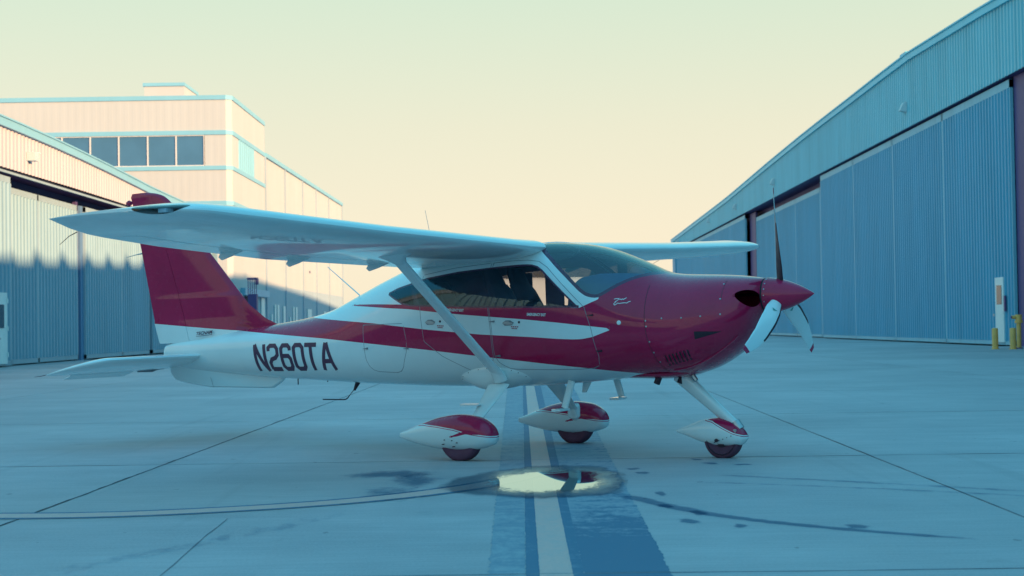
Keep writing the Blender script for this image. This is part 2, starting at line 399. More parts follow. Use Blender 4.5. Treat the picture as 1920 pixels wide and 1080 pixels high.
# puddle: a film of water, mirror flat in the middle and thinning to damp concrete at the rim
def puddle():
    rim = [(-.62, 11.62), (-.45, 12.45), (-.18, 12.95), (.10, 13.28), (.42, 13.42), (.72, 13.25), (.86, 12.75), (.88, 12.2), (.83, 11.6), (.76, 11.12), (.52, 10.85), (.2, 10.78), (-.08, 10.86), (-.32, 11.12)]
    rim = smooth_path(rim+[rim[0]], 6)[:-1]; c = (.28, 11.98); R = 14; n = len(rim); v = []; dep = []
    inner = [((x-c[0]), (y-c[1])) for x, y in rim]
    for k in range(R+1):
        u = k/R
        for (dx, dy) in inner:
            q = u+(random.uniform(-.012, .012) if 0 < k < R else 0)
            v.append((c[0]+dx*q, c[1]+dy*q, .0075)); dep.append(1-u)
    f = [(k*n+j, k*n+(j+1) % n, (k+1)*n+(j+1) % n, (k+1)*n+j) for k in range(R) for j in range(n)]
    me = bpy.data.meshes.new('puddle'); me.from_pydata(v, [], f)
    at = me.attributes.new('depth', 'FLOAT', 'POINT'); at.data.foreach_set('value', dep)
    m = bpy.data.materials.new('standing_water'); m.use_nodes = True; t = m.node_tree; t.nodes.clear()
    o = node(t, 'OutputMaterial'); P = wpos(t); a = node(t, 'Attribute', attribute_name='depth')
    nz = noise(t, 3.0, 8, .7, P, (1, .55, 1)); nz2 = noise(t, 55, 4, .65, P, (1, .35, 1))
    d = math_(t, 'ADD', a.outputs['Fac'], math_(t, 'MULTIPLY', math_(t, 'SUBTRACT', nz, .5), .55))
    d2 = math_(t, 'ADD', d, math_(t, 'MULTIPLY', math_(t, 'SUBTRACT', nz2, .5), .42))
    film = rmap(t, d2, .30, .46, 0, 1)                 # covered by standing water
    tr = node(t, 'BsdfTransparent')
    t.links.new(mixc(t, rmap(t, d, .02, .12, 0, 1), (1, 1, 1), (.60, .64, .68)), tr.inputs[0])
    gl = node(t, 'BsdfGlossy'); t.links.new(mixc(t, film, (.42, .80, 1.0), (.62, .90, .93)), gl.inputs[0]); t.links.new(rmap(t, d2, .28, .46, .22, .012), gl.inputs['Roughness'])
    lw = node(t, 'Fresnel'); lw.inputs[0].default_value = 1.6
    fac = math_(t, 'MULTIPLY', math_(t, 'POWER', lw.outputs[0], .35), math_(t, 'MAXIMUM', film, rmap(t, d2, .08, .30, 0, .42)))
    ms = node(t, 'MixShader'); t.links.new(fac, ms.inputs[0]); t.links.new(tr.outputs[0], ms.inputs[1]); t.links.new(gl.outputs[0], ms.inputs[2])
    t.links.new(ms.outputs[0], o.inputs[0])
    ob = link('puddle', me, None, [m]); struct(ob, 'shallow puddle mirroring the sky on the taxi line')
puddle()

# ------------------------------------------------------------------ ribbed cladding
def ribs(y0, y1, zb, zt, x, sgn, pitch=.42, dep=.055, axis='x', stepz=None):
    """trapezoidal ribs along y; sgn = outward direction along x.  zt may be a function of y."""
    n = max(1, round((y1-y0)/pitch)); p = (y1-y0)/n; prof = []
    for i in range(n):
        for fy, d in ((0, 0), (.34, 0), (.46, 1), (.88, 1)): prof.append((y0+(i+fy)*p, d*dep))
    prof.append((y1, 0)); v = []
    for y, d in prof:
        t_ = zt(y) if callable(zt) else zt; b_ = zb(y) if callable(zb) else zb
        a = (x+sgn*d, y) if axis == 'x' else (y, x+sgn*d)
        v += [(*a, b_), (*a, t_)]
    return MB().add(v, [(2*i, 2*i+2, 2*i+3, 2*i+1) for i in range(len(prof)-1)])
def interp(tab):
    xs, ys = zip(*tab); return lambda y: float(np.interp(y, xs, ys))

# ------------------------------------------------------------------ right hangar
XR = 20.4
RZ = interp([(-40, 11.6), (0, 12.5), (25, 13.2), (40, 13.6), (64.6, 14.42), (79.6, 14.66), (92, 14.36), (106, 14.06), (121, 13.61), (146, 12.74), (197.5, 11.55)])
HR = lambda y: 11.08-.0062*(y-63)
hr = thing('hangar', 'tall blue hangar with ribbed sliding doors along the right side of the apron', 'hangar', (0, 0, 0))
YF = 197.5
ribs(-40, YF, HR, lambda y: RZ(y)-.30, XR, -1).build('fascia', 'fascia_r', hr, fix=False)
def rake(y0, y1, f, x0, x1, d0, d1, n=40):
    mb = MB(); R = []
    ys = sorted(set([y0, y1]+[y0+(y1-y0)*i/n for i in range(n+1)]))
    R = [[(x0, y, f(y)+d0), (x1, y, f(y)+d0), (x1, y, f(y)+d1), (x0, y, f(y)+d1)] for y in ys]
    return mb.loft(R)
rake(-40, YF, RZ, XR-.16, XR-.02, -.32, 0).build('roof_trim', 'trim_r', hr)
rake(-40, YF, RZ, XR-.22, XR+.3, 0.0, .07).build('ridge_flashing', 'trim_r', hr)
MB().box((XR-.2, 79.0, 14.66), (XR+.6, 80.2, 14.80)).build('ridge_cap', 'trim_r', hr)
rake(-40, YF, RZ, XR+.3, XR+60, -.35, .02).build('roof', 'roof', hr)
MB().box((XR+.25, YF-.3, 0), (XR+60, YF-.05, 11.2)).build('end_wall', 'wall_r', hr)
MB().box((XR+.01, YF-3.2, 0), (XR+.2, YF-.02, HR(190))).build('corner_wall', 'wall_r', hr)
# header / track
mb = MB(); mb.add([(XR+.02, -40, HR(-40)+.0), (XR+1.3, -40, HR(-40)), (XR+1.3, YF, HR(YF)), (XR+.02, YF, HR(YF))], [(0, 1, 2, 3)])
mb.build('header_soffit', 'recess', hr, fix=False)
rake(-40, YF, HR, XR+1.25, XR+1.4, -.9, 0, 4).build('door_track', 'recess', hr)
def door_leaf(y0, y1, x, top, parent, matn, fm, sgn=-1, frame=.28, pitch=.42, topf=.34):
    h = max(top(y0), top(y1)) if callable(top) else top
    tt = (lambda y: top(y)-topf) if callable(top) else h-topf
    p = ribs(y0+.07, y1-.07, .22, tt, x, sgn, pitch, .05).build('door_panel', matn, parent, fix=False)
    f = MB(); xs = sorted((x, x-sgn*.10)); xo = sorted((x+sgn*.035, x-sgn*.10))
    tz = top if callable(top) else (lambda y: top)
    f.box((xo[0], y0, .03), (xo[1], y0+.085, tz(y0)-.01)); f.box((xo[0], y1-.085, .03), (xo[1], y1, tz(y1)-.01))
    f.add([(xo[0], y0, tz(y0)-topf), (xo[1], y0, tz(y0)-topf), (xo[1], y0, tz(y0)), (xo[0], y0, tz(y0)),
           (xo[0], y1, tz(y1)-topf), (xo[1], y1, tz(y1)-topf), (xo[1], y1, tz(y1)), (xo[0], y1, tz(y1))],
          [(0, 1, 2, 3), (4, 7, 6, 5), (0, 4, 5, 1), (1, 5, 6, 2), (2, 6, 7, 3), (3, 7, 4, 0)])
    f.box((xo[0], y0, .05), (xo[1], y1, .22))
    f.build('door_frame', fm, p)
    return p
T1 = lambda y: HR(y)-.10
T2 = lambda y: HR(y)-.62
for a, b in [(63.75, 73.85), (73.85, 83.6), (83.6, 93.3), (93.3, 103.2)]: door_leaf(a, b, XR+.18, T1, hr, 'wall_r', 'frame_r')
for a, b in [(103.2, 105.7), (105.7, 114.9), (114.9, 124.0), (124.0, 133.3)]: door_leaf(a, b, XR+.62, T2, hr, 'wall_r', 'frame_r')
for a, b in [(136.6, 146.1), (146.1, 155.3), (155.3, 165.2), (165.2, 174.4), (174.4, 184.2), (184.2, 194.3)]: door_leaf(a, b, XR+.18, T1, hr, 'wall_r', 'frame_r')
MB().box((XR+.56, 133.35, 0), (XR+.72, 136.55, HR(135)-.1)).build('door_post', 'recess', hr)
MB().box((XR+.3, 61.7, 0), (XR+.75, 63.72, HR(63)-.02)).build('door_post', 'recess', hr)
# open bay beyond the frame on the near side: floor stays, back wall dark
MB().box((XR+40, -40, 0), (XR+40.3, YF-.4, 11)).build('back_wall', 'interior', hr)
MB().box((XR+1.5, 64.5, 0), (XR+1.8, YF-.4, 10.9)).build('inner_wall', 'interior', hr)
MB().box((XR+.2, -40, 0), (XR+.4, 30, HR(10))).build('near_wall', 'wall_r', hr)
# unseen roof ribs, added to notch the shadow on the opposite doors
for k in range(20):
    y = 18.0+k*3.33; 
    if y > 61: break
    prof = [(-1.3, 0), (-.62, .08), (-.30, .24), (-.10, .46), (.10, .46), (.30, .24), (.62, .08), (1.3, 0)]
    R = [[(x, y+a, RZ(y+a)+b) for a, b in prof] for x in (XR-.1, XR+1.8)]
    MB().loft(R).build('shadow_rib', 'roof', hr)
# personnel door in the first leaf
pd = MB().box((XR+.08, 64.98, .16), (XR+.16, 66.1, 2.88)).build('personnel_door', 'whitedoor', hr)
MB().box((XR+.065, 65.2, 1.75), (XR+.079, 65.86, 2.55)).build('window', 'doorpane', pd)
MB().box((XR+.03, 66.14, 1.25), (XR+.079, 66.24, 1.35)).build('handle', 'steel', pd)
MB().box((XR+.06, 64.72, 1.45), (XR+.12, 64.9, 2.1)).build('notice_box', 'recess', hr)
def wall_lamp(x, y, z, sgn, parent, s=1.0):
    mb = MB(); d = .34*s
    mb.add([(x, y-d, z-d), (x, y+d, z-d), (x, y+d, z+d), (x, y-d, z+d), (x+sgn*.45*s, y-d*.6, z-d*.7), (x+sgn*.45*s, y+d*.6, z-d*.7), (x+sgn*.2*s, y+d*.7, z+d*.9), (x+sgn*.2*s, y-d*.7, z+d*.9)],
           [(0, 1, 2, 3), (4, 7, 6, 5), (0, 4, 5, 1), (1, 5, 6, 2), (2, 6, 7, 3), (3, 7, 4, 0)])
    o = mb.build('wall_lamp', 'lampgrey', parent); return o
for y, z in [(79.8, 12.05), (120.0, 11.9), (140.6, 11.55), (159.7, 11.57), (189.4, 11.0)]: wall_lamp(XR-.05, y, z, -1, hr, .75)

# ------------------------------------------------------------------ left hangar
XL = -17.3
LZ = interp([(-60, 7.0), (0, 8.0), (40, 8.5), (52.7, 8.50), (60, 8.42), (67, 8.24), (74.7, 7.98), (82, 7.86), (96, 7.5)])
HL = interp([(-60, 6.84), (53, 6.84), (61, 6.87), (96, 6.8)])
hl = thing('hangar', 'cream and grey hangar with ribbed sliding doors at the left edge, half in sunlight', 'hangar')
YL = 93.0
ribs(-60, YL, HL, lambda y: LZ(y)-.26, XL, 1, .40, .05).build('fascia', 'fascia_l', hl, fix=False)
rake(-60, YL, LZ, XL+.02, XL+.16, -.28, 0).build('roof_trim', 'trim_l', hl)
rake(-60, YL, LZ, XL-.3, XL+.20, 0, .06).build('roof_flashing', 'trim_l', hl)
rake(-60, YL, LZ, XL-50, XL-.3, -.3, .02).build('roof', 'roof', hl)
MB().box((XL-50, YL-.3, 0), (XL-.25, YL-.05, 7.0)).build('end_wall', 'wall_l', hl)
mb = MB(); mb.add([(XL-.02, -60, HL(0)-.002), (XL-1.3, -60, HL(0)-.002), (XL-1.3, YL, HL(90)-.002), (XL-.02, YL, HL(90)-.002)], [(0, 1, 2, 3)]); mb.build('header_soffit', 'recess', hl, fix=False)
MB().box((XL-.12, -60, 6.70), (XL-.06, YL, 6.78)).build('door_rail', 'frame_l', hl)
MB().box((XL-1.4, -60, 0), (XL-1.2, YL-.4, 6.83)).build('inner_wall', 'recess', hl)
TL1 = lambda y: 6.62; TL2 = lambda y: 6.38
k = 54.46; 
for i in range(24):
    a = 54.46-(i+1)*4.55; 
    if a < -60: break
    door_leaf(a, a+4.55, XL-.22, TL1, hl, 'wall_l', 'frame_l', 1, pitch=.40, topf=.22)
for a, b in [(54.46, 58.84), (58.84, 64.2)]: door_leaf(a, b, XL-.62, TL2, hl, 'wall_l', 'frame_l', 1, pitch=.40, topf=.22)
MB().box((XL-.80, 64.2, 0), (XL-.66, 64.50, 6.6)).build('door_post', 'recess', hl)
MB().box((XL-.70, 64.50, 0), (XL-.56, 64.9, 6.4)).build('door_return', 'trim_post', hl)
for a, b in [(64.9, 71.0), (71.0, 76.3)]: door_leaf(a, b, XL-.50, TL2, hl, 'wall_l', 'frame_l', 1, pitch=.40, topf=.22)
MB().box((XL-.80, 76.3, 0), (XL-.66, 76.9, 6.6)).build('door_post', 'recess', hl)
for a, b in [(76.9, 82.0), (82.0, 87.2), (87.2, 92.4)]: door_leaf(a, b, XL-.50, TL2, hl, 'wall_l', 'frame_l', 1, pitch=.40, topf=.22)
pd = MB().box((XL-.19, 52.62, .12), (XL-.11, 53.72, 2.56)).build('personnel_door', 'whitedoor', hl)
MB().box((XL-.109, 52.72, 1.35), (XL-.095, 53.35, 2.15)).build('window', 'doorpane', pd)
MB().box((XL-.108, 52.66, .95), (XL-.05, 52.85, 1.02)).build('handle', 'steel', pd)
for z in (.35, 1.25, 2.2): MB().box((XL-.108, 53.66, z), (XL-.085, 53.76, z+.16)).build('hinge', 'whitedoor', pd)
wl = MB(); wl.box((XL+.04, 55.5, 7.32), (XL+.34, 55.95, 7.62)); wl.tube([(XL+.1, 55.9, 7.66), (XL+.3, 56.3, 7.66)], .03, 6)
wl.build('wall_lamp', 'lampgrey', hl)

# ------------------------------------------------------------------ office building behind the left hangar
XB, YB = -19.0, 106.0
ob = thing('office_building', 'cream office block with turquoise bands and a row of dark windows behind the left hangar', 'building', (0, 0, 0))
YT, YE = 120.3, 174.6
XW = -60
def bz(z): return z
# tower walls (front faces the camera, chamfered corner, side follows the apron)
ch = 0.35
def wallstrip(z0, z1, name, matn, off=0.0):
    mb = MB(); fx = XB-ch
    ribs_f = ribs(XW, fx, z0, z1, YB-off, -1, .55, .003, axis='y'); mb.add(ribs_f.v, ribs_f.f)
    mb.add([(fx, YB-off, z0), (XB+off, YB+ch, z0), (XB+off, YB+ch, z1), (fx, YB-off, z1)], [(0, 1, 2, 3)])
    rs = ribs(YB+ch, YT, z0, z1, XB+off, 1, .55, .005); mb.add(rs.v, rs.f)
    return mb.build(name, matn, ob, fix=False)
wallstrip(14.75, 16.85, 'parapet_wall', 'office')
wallstrip(9.92, 12.05, 'wall', 'office')
wallstrip(5.2, 9.62, 'wall', 'office')
wallstrip(3.95, 5.2, 'wall', 'office'); wallstrip(0, 3.95, 'wall', 'office_low')
def band(z0, z1):
    mb = MB(); o_ = .07; fx = XB-ch
    pts = [(XW, YB-o_), (fx, YB-o_), (XB+o_, YB+ch), (XB+o_, YT)]; inn = [(XW, YB+.05), (fx, YB+.05), (XB-.05, YB+ch), (XB-.05, YT)]
    R = [[(p[0], p[1], z0), (p[0], p[1], z1), (q[0], q[1], z1), (q[0], q[1], z0)] for p, q in zip(pts, inn)]
    mb.loft(R).build('trim_band', 'turq', ob)
for z0, z1 in [(16.85, 17.15), (14.45, 14.75), (12.05, 12.33), (9.62, 9.92)]: band(z0, z1)
# window row: sill wall behind, piers, frames, panes
s = 106/103.0
def W(x): return x*s
zt, zb = 14.30, 12.36
xs = [W(-31.6), W(-29.68), W(-27.81), W(-25.92), W(-24.0), W(-22.12), W(-20.25)]
def window_row(z0, z1):
    ribs(xs[-1]+.04, XB-ch, z0-.001, z1, YB, -1, .55, .003, axis='y').build('pier', 'office', ob, fix=False)
    MB().add([(XB-ch, YB, z0), (XB, YB+ch, z0), (XB, YB+ch, z1), (XB-ch, YB, z1)], [(0, 1, 2, 3)]).build('corner_wall', 'office', ob, fix=False)
    allx = [xs[0]-(xs[1]-xs[0])*k for k in range(12, 0, -1)]+xs
    for a, b in zip(allx[:-1], allx[1:]):
        if a < XW: continue
        fr = MB(); t_ = .045; y0, y1 = YB-.02, YB+.12
        fr.box((a, y0, z0), (a+t_, y1, z1)); fr.box((b-t_, y0, z0), (b, y1, z1)); fr.box((a+t_, y0, z0), (b-t_, y1, z0+.06)); fr.box((a+t_, y0, z1-.06), (b-t_, y1, z1))
        f = fr.build('window', 'winframe', ob)
        MB().box((a+t_, YB+.04, z0+.06), (b-t_, YB+.08, z1-.06)).build('pane', 'pane', f)
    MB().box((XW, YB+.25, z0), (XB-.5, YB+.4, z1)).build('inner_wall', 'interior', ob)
window_row(12.33, 14.45)
# side of the window storey: turquoise louvred panel
ribs(YB+ch, 108.8, 12.33, 14.45, XB, 1, .55, .005).build('wall', 'office', ob, fix=False)
ribs(108.8, 115.3, 12.33, 14.45, XB-.05, 1, .8, .10).build('louvre_panel', 'turq', ob, fix=False)
ribs(115.3, YT, 12.33, 14.45, XB, 1, .55, .005).build('wall', 'office', ob, fix=False)
MB().box((XB+.005, 109.0, 7.5), (XB+.05, 117.0, 9.3)).build('louvre_panel', 'turq', ob)
wr = MB().box((XW, YB-.03, 7.6), (W(-20.25), YB-.005, 9.3)).build('lower_window', 'pane', ob)
MB().box((W(-20.9), YB-.04, 7.6), (W(-20.25), YB-.031, 9.3)).build('blind', 'winframe', wr)
# lower wing with pilasters
WZ = interp([(120, 14.75), (174.6, 15.1)])
for a, b in [(YT, 130.6), (130.6, 141.6), (141.6, 151.3), (151.3, 161.8), (161.8, 174.4)]:
    ribs(a, b, 4.6, lambda y: WZ(y)-.3, XB, 1, .6, .010).build('wall_panel', 'office', ob, fix=False)
    ribs(a, b, 0, 4.6, XB, 1, .6, .010).build('wall_panel', 'office_low', ob, fix=False)
    MB().box((XB+.01, a-.13, 0), (XB+.12, a+.13, WZ(a)-.3)).build('pilaster', 'pilaster', ob)
MB().box((XB+.01, YE-.4, 0), (XB+.12, YE, WZ(YE)-.3)).build('pilaster', 'pilaster', ob)
rake(YT, YE, WZ, XB-.1, XB+.16, -.32, 0, 3).build('roof_trim', 'turq', ob)
MB().box((XW, YT, 0), (XB-.15, YE, 14.5)).build('wing_block', 'office', ob)
MB().box((XW, YB+.45, 0), (XB-.55, YT-.02, 16.7)).build('tower_block', 'office', ob)
MB().box((XW, YE-.2, 0), (XB-.02, YE-.01, 14.6)).build('end_wall', 'office', ob)
# rooftop plant room
q = 118/115.0
MB().box((-27.0*q, 118, 16.5), (-24.06*q, 123, 19.70)).build('plant_room', 'office', ob)
MB().box((-27.1*q, 117.9, 19.70), (-24.0*q, 123.2, 19.95)).build('plant_room_trim', 'turq', ob)
# entrance canopy, pale door panel, painted light bars and fittings at ground level
MB().box((XB+.02, 109.0, 3.55), (XB+.35, 120.0, 4.05)).build('entrance_canopy', 'turq', ob)
MB().box((XB+.02, 110.5, 0), (XB+.06, 112.6, 3.5)).build('entrance_opening', 'interior', ob)
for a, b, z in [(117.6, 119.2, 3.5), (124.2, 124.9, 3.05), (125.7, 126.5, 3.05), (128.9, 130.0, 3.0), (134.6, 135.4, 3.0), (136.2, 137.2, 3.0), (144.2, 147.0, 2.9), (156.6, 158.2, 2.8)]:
    d = MB().box((XB+.03, a, .05), (XB+.09, b, z)).build('door_light_bar', 'whitedoor', ob)  # pale entrance panel first; the rest paint bright light bars on the wall
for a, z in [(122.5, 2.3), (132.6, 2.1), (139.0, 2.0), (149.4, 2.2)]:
    MB().box((XB+.03, a, z-1.1), (XB+.10, a+.45, z)).build('low_light_bar', 'whitedoor', ob)  # shorter white boards painted in for bright light marks on the wall
MB().tube([(XB+.02, 115.5, 4.65), (XB+.2, 115.5, 4.65)], .22, 12).build('alarm_bell', 'recess', ob)
MB().box((XB+.02, 146.1, 6.3), (XB+.1, 146.3, 6.5)).build('wall_fitting', 'recess', ob)

# dark barred frame standing at the office corner
rk = thing('metal_frame', 'dark upright metal frame with vertical bars standing by the office corner', 'metal frame', (XB+1.2, 107.0, 0))
MB().box((-.30, -.30, 0), (.30, .30, 3.55)).build('base_cabinet', 'recess', rk)
for i in range(5): MB().box((-.30+i*.14, -.3, 3.55), (-.25+i*.14, -.24, 4.55)).build('bar', 'recess', rk)
MB().box((-.34, -.34, 4.55), (.34, .34, 4.68)).build('top_plate', 'recess', rk)

# ------------------------------------------------------------------ bollards and standpipe by the right hangar
def bollard(x, y, label, h=.80, r=.115):
    b = thing('bollard', label, 'bollard', (x, y, 0), group='yellow bollards guarding the right hangar door')
    rings = [[(rr*math.cos(2*math.pi*j/20), rr*math.sin(2*math.pi*j/20), z) for j in range(20)] for rr, z in ((r, 0), (r, h-.05), (r*.93, h-.015), (r*.6, h), (.01, h+.006))]
    MB().loft(rings).build('post', 'bollard', b, True)
    MB().loft([[((r+.05)*math.cos(2*math.pi*j/16), (r+.05)*math.sin(2*math.pi*j/16), z) for j in range(16)] for z in (0, .02)]).build('base_plate', 'bollard', b)
    return b
bollard(18.25, 59.0, 'yellow bollard standing in front of the white personnel door')
bollard(18.80, 58.6, 'yellow bollard beside the taller yellow standpipe at the hangar corner')
hy = thing('standpipe', 'tall yellow standpipe with a capped valve head at the right hangar corner', 'standpipe', (19.35, 59.6, 0))
cyl = lambda r, z0, z1, n=16, cx=0, cy=0: MB().loft([[(cx+r*math.cos(2*math.pi*j/n), cy+r*math.sin(2*math.pi*j/n), z) for j in range(n)] for z in (z0, z1)])
cyl(.085, 0, 1.02).build('pipe', 'bollard', hy, True)
cyl(.15, 0, .04).build('base_flange', 'recess', hy, True)
cyl(.15, .98, 1.07).build('flange', 'bollard', hy, True)
vh = cyl(.12, 1.07, 1.30).build('valve_head', 'bollard', hy, True)
MB().tube([(-.05, 0, 1.2), (-.26, 0, 1.2)], .07, 12).build('outlet', 'bollard', vh, True)
MB().tube([(-.26, 0, 1.2), (-.29, 0, 1.2)], .055, 12).build('outlet_cap', 'recess', vh, True)
#PLANE
# ================================================================== light aircraft
AC = thing('light_aircraft', 'crimson and white high wing light aircraft with three blade propeller parked on the taxi line', 'aircraft')
cb, sb_ = math.cos(.5406), math.sin(.5406); ck, sk = math.cos(.0205), math.sin(.0205)
Mz = Matrix(((cb, sb_, 0), (-sb_, cb, 0), (0, 0, 1))); Kx = Matrix(((ck, 0, -sk), (0, 1, 0), (sk, 0, ck)))
R3 = Kx @ Mz
AC.matrix_world = Matrix.Translation((.0875, 14.968, 0)) @ R3.to_4x4()
def ground_z(x, y): return -(R3[2][0]*x+R3[2][1]*y)/R3[2][2]     # apron height in aircraft coordinates

# ---- fuselage surface: stations (x, ztop, zbottom, zwaist, halfwidth, upper exponent, lower exponent)
ST = np.array([
(-4.56, 1.115, 0.90, 1.02, 0.050, 2.0, 2.0), (-4.40, 1.16, 0.86, 1.02, 0.085, 2.0, 2.0), (-3.90, 1.215, 0.815, 1.03, 0.165, 2.0, 2.0),
(-3.40, 1.265, 0.775, 1.04, 0.235, 2.0, 2.1), (-2.90, 1.315, 0.738, 1.05, 0.300, 2.0, 2.2), (-2.45, 1.370, 0.712, 1.05, 0.357, 2.0, 2.3),
(-2.15, 1.440, 0.692, 1.05, 0.393, 1.95, 2.35), (-1.90, 1.545, 0.678, 1.05, 0.422, 1.9, 2.4), (-1.40, 1.735, 0.655, 1.12, 0.480, 2.15, 2.5),
(-0.90, 1.885, 0.637, 1.16, 0.535, 2.6, 2.6), (-0.40, 1.960, 0.628, 1.18, 0.570, 2.85, 2.6), (0.10, 1.975, 0.625, 1.19, 0.586, 2.9, 2.6),
(0.45, 1.972, 0.635, 1.19, 0.588, 2.9, 2.6), (0.75, 1.945, 0.652, 1.18, 0.585, 2.75, 2.5), (1.00, 1.890, 0.670, 1.16, 0.578, 2.55, 2.5),
(1.22, 1.808, 0.688, 1.14, 0.570, 2.4, 2.4), (1.42, 1.722, 0.700, 1.12, 0.558, 2.25, 2.3), (1.60, 1.640, 0.700, 1.12, 0.546, 2.2, 2.2),
(1.80, 1.612, 0.708, 1.11, 0.530, 2.2, 2.2), (2.00, 1.600, 0.750, 1.14, 0.500, 2.3, 2.1), (2.20, 1.588, 0.850, 1.19, 0.450, 2.3, 2.0),
(2.35, 1.572, 0.960, 1.25, 0.385, 2.3, 2.0), (2.45, 1.557, 1.080, 1.32, 0.305, 2.2, 2.0), (2.50, 1.548, 1.190, 1.37, 0.225, 2.1, 2.0), (2.53, 1.544, 1.236, 1.39, 0.156, 2.0, 2.0)])
def pchip(xs, ys, x):
    h = np.diff(xs); d = np.diff(ys)/h; m = np.zeros_like(ys)
    for i in range(1, len(xs)-1):
        if d[i-1]*d[i] > 0:
            w1 = 2*h[i]+h[i-1]; w2 = h[i]+2*h[i-1]; m[i] = (w1+w2)/(w1/d[i-1]+w2/d[i])
    m[0] = d[0]; m[-1] = d[-1]
    x = np.clip(x, xs[0], xs[-1]); i = np.clip(np.searchsorted(xs, x)-1, 0, len(xs)-2); t = (x-xs[i])/h[i]
    return (2*t**3-3*t**2+1)*ys[i]+(t**3-2*t**2+t)*h[i]*m[i]+(-2*t**3+3*t**2)*ys[i+1]+(t**3-t**2)*h[i]*m[i+1]
# smooth the tables once so that reflections run cleanly along the hull
GX_ = np.linspace(ST[0, 0], ST[-1, 0], 711); TAB = []
for k_ in range(1, 7):
    v_ = pchip(ST[:, 0], ST[:, k_], GX_)
    for _ in range(2):
        q_ = np.concatenate([2*v_[0]-v_[12:0:-1], v_, 2*v_[-1]-v_[-2:-14:-1]]); ker = np.hanning(25); ker /= ker.sum()
        sm_ = np.convolve(q_, ker, 'valid'); wgt = np.clip((GX_[-1]-.12-GX_)/.25, 0, 1); v_ = v_*(1-wgt)+sm_*wgt
    TAB.append(v_)
def sec(x): return [np.interp(x, GX_, t) for t in TAB]
def hull_f(x, y, z):
    zt, zb, zc, w_, eu, el = sec(x); up_ = z >= zc
    a = np.abs(y)/w_; b = np.where(up_, (z-zc)/(zt-zc), (zc-z)/(zc-zb)); e = np.where(up_, eu, el)
    return (a**e+b**e)-1
def hull_y(x, z):
    zt, zb, zc, w_, eu, el = sec(x); up_ = z >= zc
    b = np.clip(np.where(up_, (z-zc)/(zt-zc), (zc-z)/(zc-zb)), 0, 1); e = np.where(up_, eu, el)
    return w_*(1-b**e)**(1/e)
def hull_n(P):
    P = np.asarray(P, float); h = 2e-3; x, y, z = P[:, 0], P[:, 1], P[:, 2]
    def F(x, y, z):
        zt, zb, zc, w_, eu, el = sec(x); up_ = z >= zc
        a = np.abs(y)/w_; b = np.abs(np.where(up_, (z-zc)/(zt-zc), (zc-z)/(zc-zb))); e = np.where(up_, eu, el)
        return (a**e+b**e)**(1/e)
    n = np.stack([(F(np.clip(x+h, -4.56, 2.53), y, z)-F(np.clip(x-h, -4.56, 2.53), y, z)), F(x, y+h, z)-F(x, y-h, z), F(x, y, z+h)-F(x, y, z-h)], 1)
    return n/np.maximum(np.linalg.norm(n, axis=1, keepdims=True), 1e-9)
def hull_proj(co):
    x, y, z = co; zt, zb, zc, w_, eu, el = [float(v) for v in sec(x)]
    up_ = z >= zc; a = abs(y)/w_; b = (z-zc)/(zt-zc) if up_ else (zc-z)/(zc-zb); e = eu if up_ else el
    v = a**e+b**e
    if v < 1e-6: return co
    s = v**(-1/e)
    return Vector((x, y*s, zc+(z-zc)*s)) if .9 < s < 1.1 else Vector(co)

def sdpoly(X, Z, poly):
    P = np.array(poly, float); n = len(P); d = np.full(X.shape, 1e9); ins = np.zeros(X.shape, bool)
    for i in range(n):
        a = P[i]; b = P[(i+1) % n]; ex, ez = b-a; wx, wz = X-a[0], Z-a[1]
        t = np.clip((wx*ex+wz*ez)/max(ex*ex+ez*ez, 1e-12), 0, 1); d = np.minimum(d, (wx-ex*t)**2+(wz-ez*t)**2)
        c = (a[1] > Z) != (b[1] > Z)
        with np.errstate(divide='ignore', invalid='ignore'):
            ins ^= c & (X < (b[0]-a[0])*(Z-a[1])/(b[1]-a[1] if b[1] != a[1] else 1e-12)+a[0])
    return np.where(ins, -1, 1)*np.sqrt(d)
def cut(bm, fun, proj=None, eps=1e-5, tri=False):
    big = [f for f in bm.faces if len(f.verts) > (3 if tri else 4)]
    if big: bmesh.ops.triangulate(bm, faces=big)
    bm.verts.ensure_lookup_table(); bm.verts.index_update()
    P = np.array([v.co[:] for v in bm.verts]); val = fun(P)
    on = set(); todo = []
    for v, q in zip(bm.verts, val):
        if abs(q) < eps: on.add(v)
    for e in bm.edges:
        a, b = e.verts; va, vb = val[a.index], val[b.index]
        if abs(va) >= eps and abs(vb) >= eps and va*vb < 0: todo.append((e, a, b, va, vb))
    # refine roots together
    if todo:
        A = np.array([t[1].co[:] for t in todo]); B = np.array([t[2].co[:] for t in todo])
        lo = np.zeros(len(todo)); hi = np.ones(len(todo)); sa = np.sign([t[3] for t in todo])
        for _ in range(18):
            m = (lo+hi)/2; q = np.sign(fun(A+(B-A)*m[:, None])); same = q == sa
            lo = np.where(same, m, lo); hi = np.where(same, hi, m)
        T = (lo+hi)/2
        for (e, a, b, va, vb), t in zip(todo, T):
            _, nv = bmesh.utils.edge_split(e, a, float(min(max(t, .001), .999)))
            if proj: nv.co = proj(nv.co)
            on.add(nv)
    faces = {f for v in on for f in v.link_faces}
    for f in faces:
        vs_ = [v for v in f.verts if v in on]
        if len(vs_) >= 2:
            a, b = vs_[0], vs_[-1]
            L = list(f.verts); i, j = L.index(a), L.index(b)
            if abs(i-j) in (1, len(L)-1):
                if len(vs_) < 3: continue
                b = vs_[1]; j = L.index(b)
                if abs(i-j) in (1, len(L)-1): continue
            try: bmesh.utils.face_split(f, a, b)
            except Exception: pass

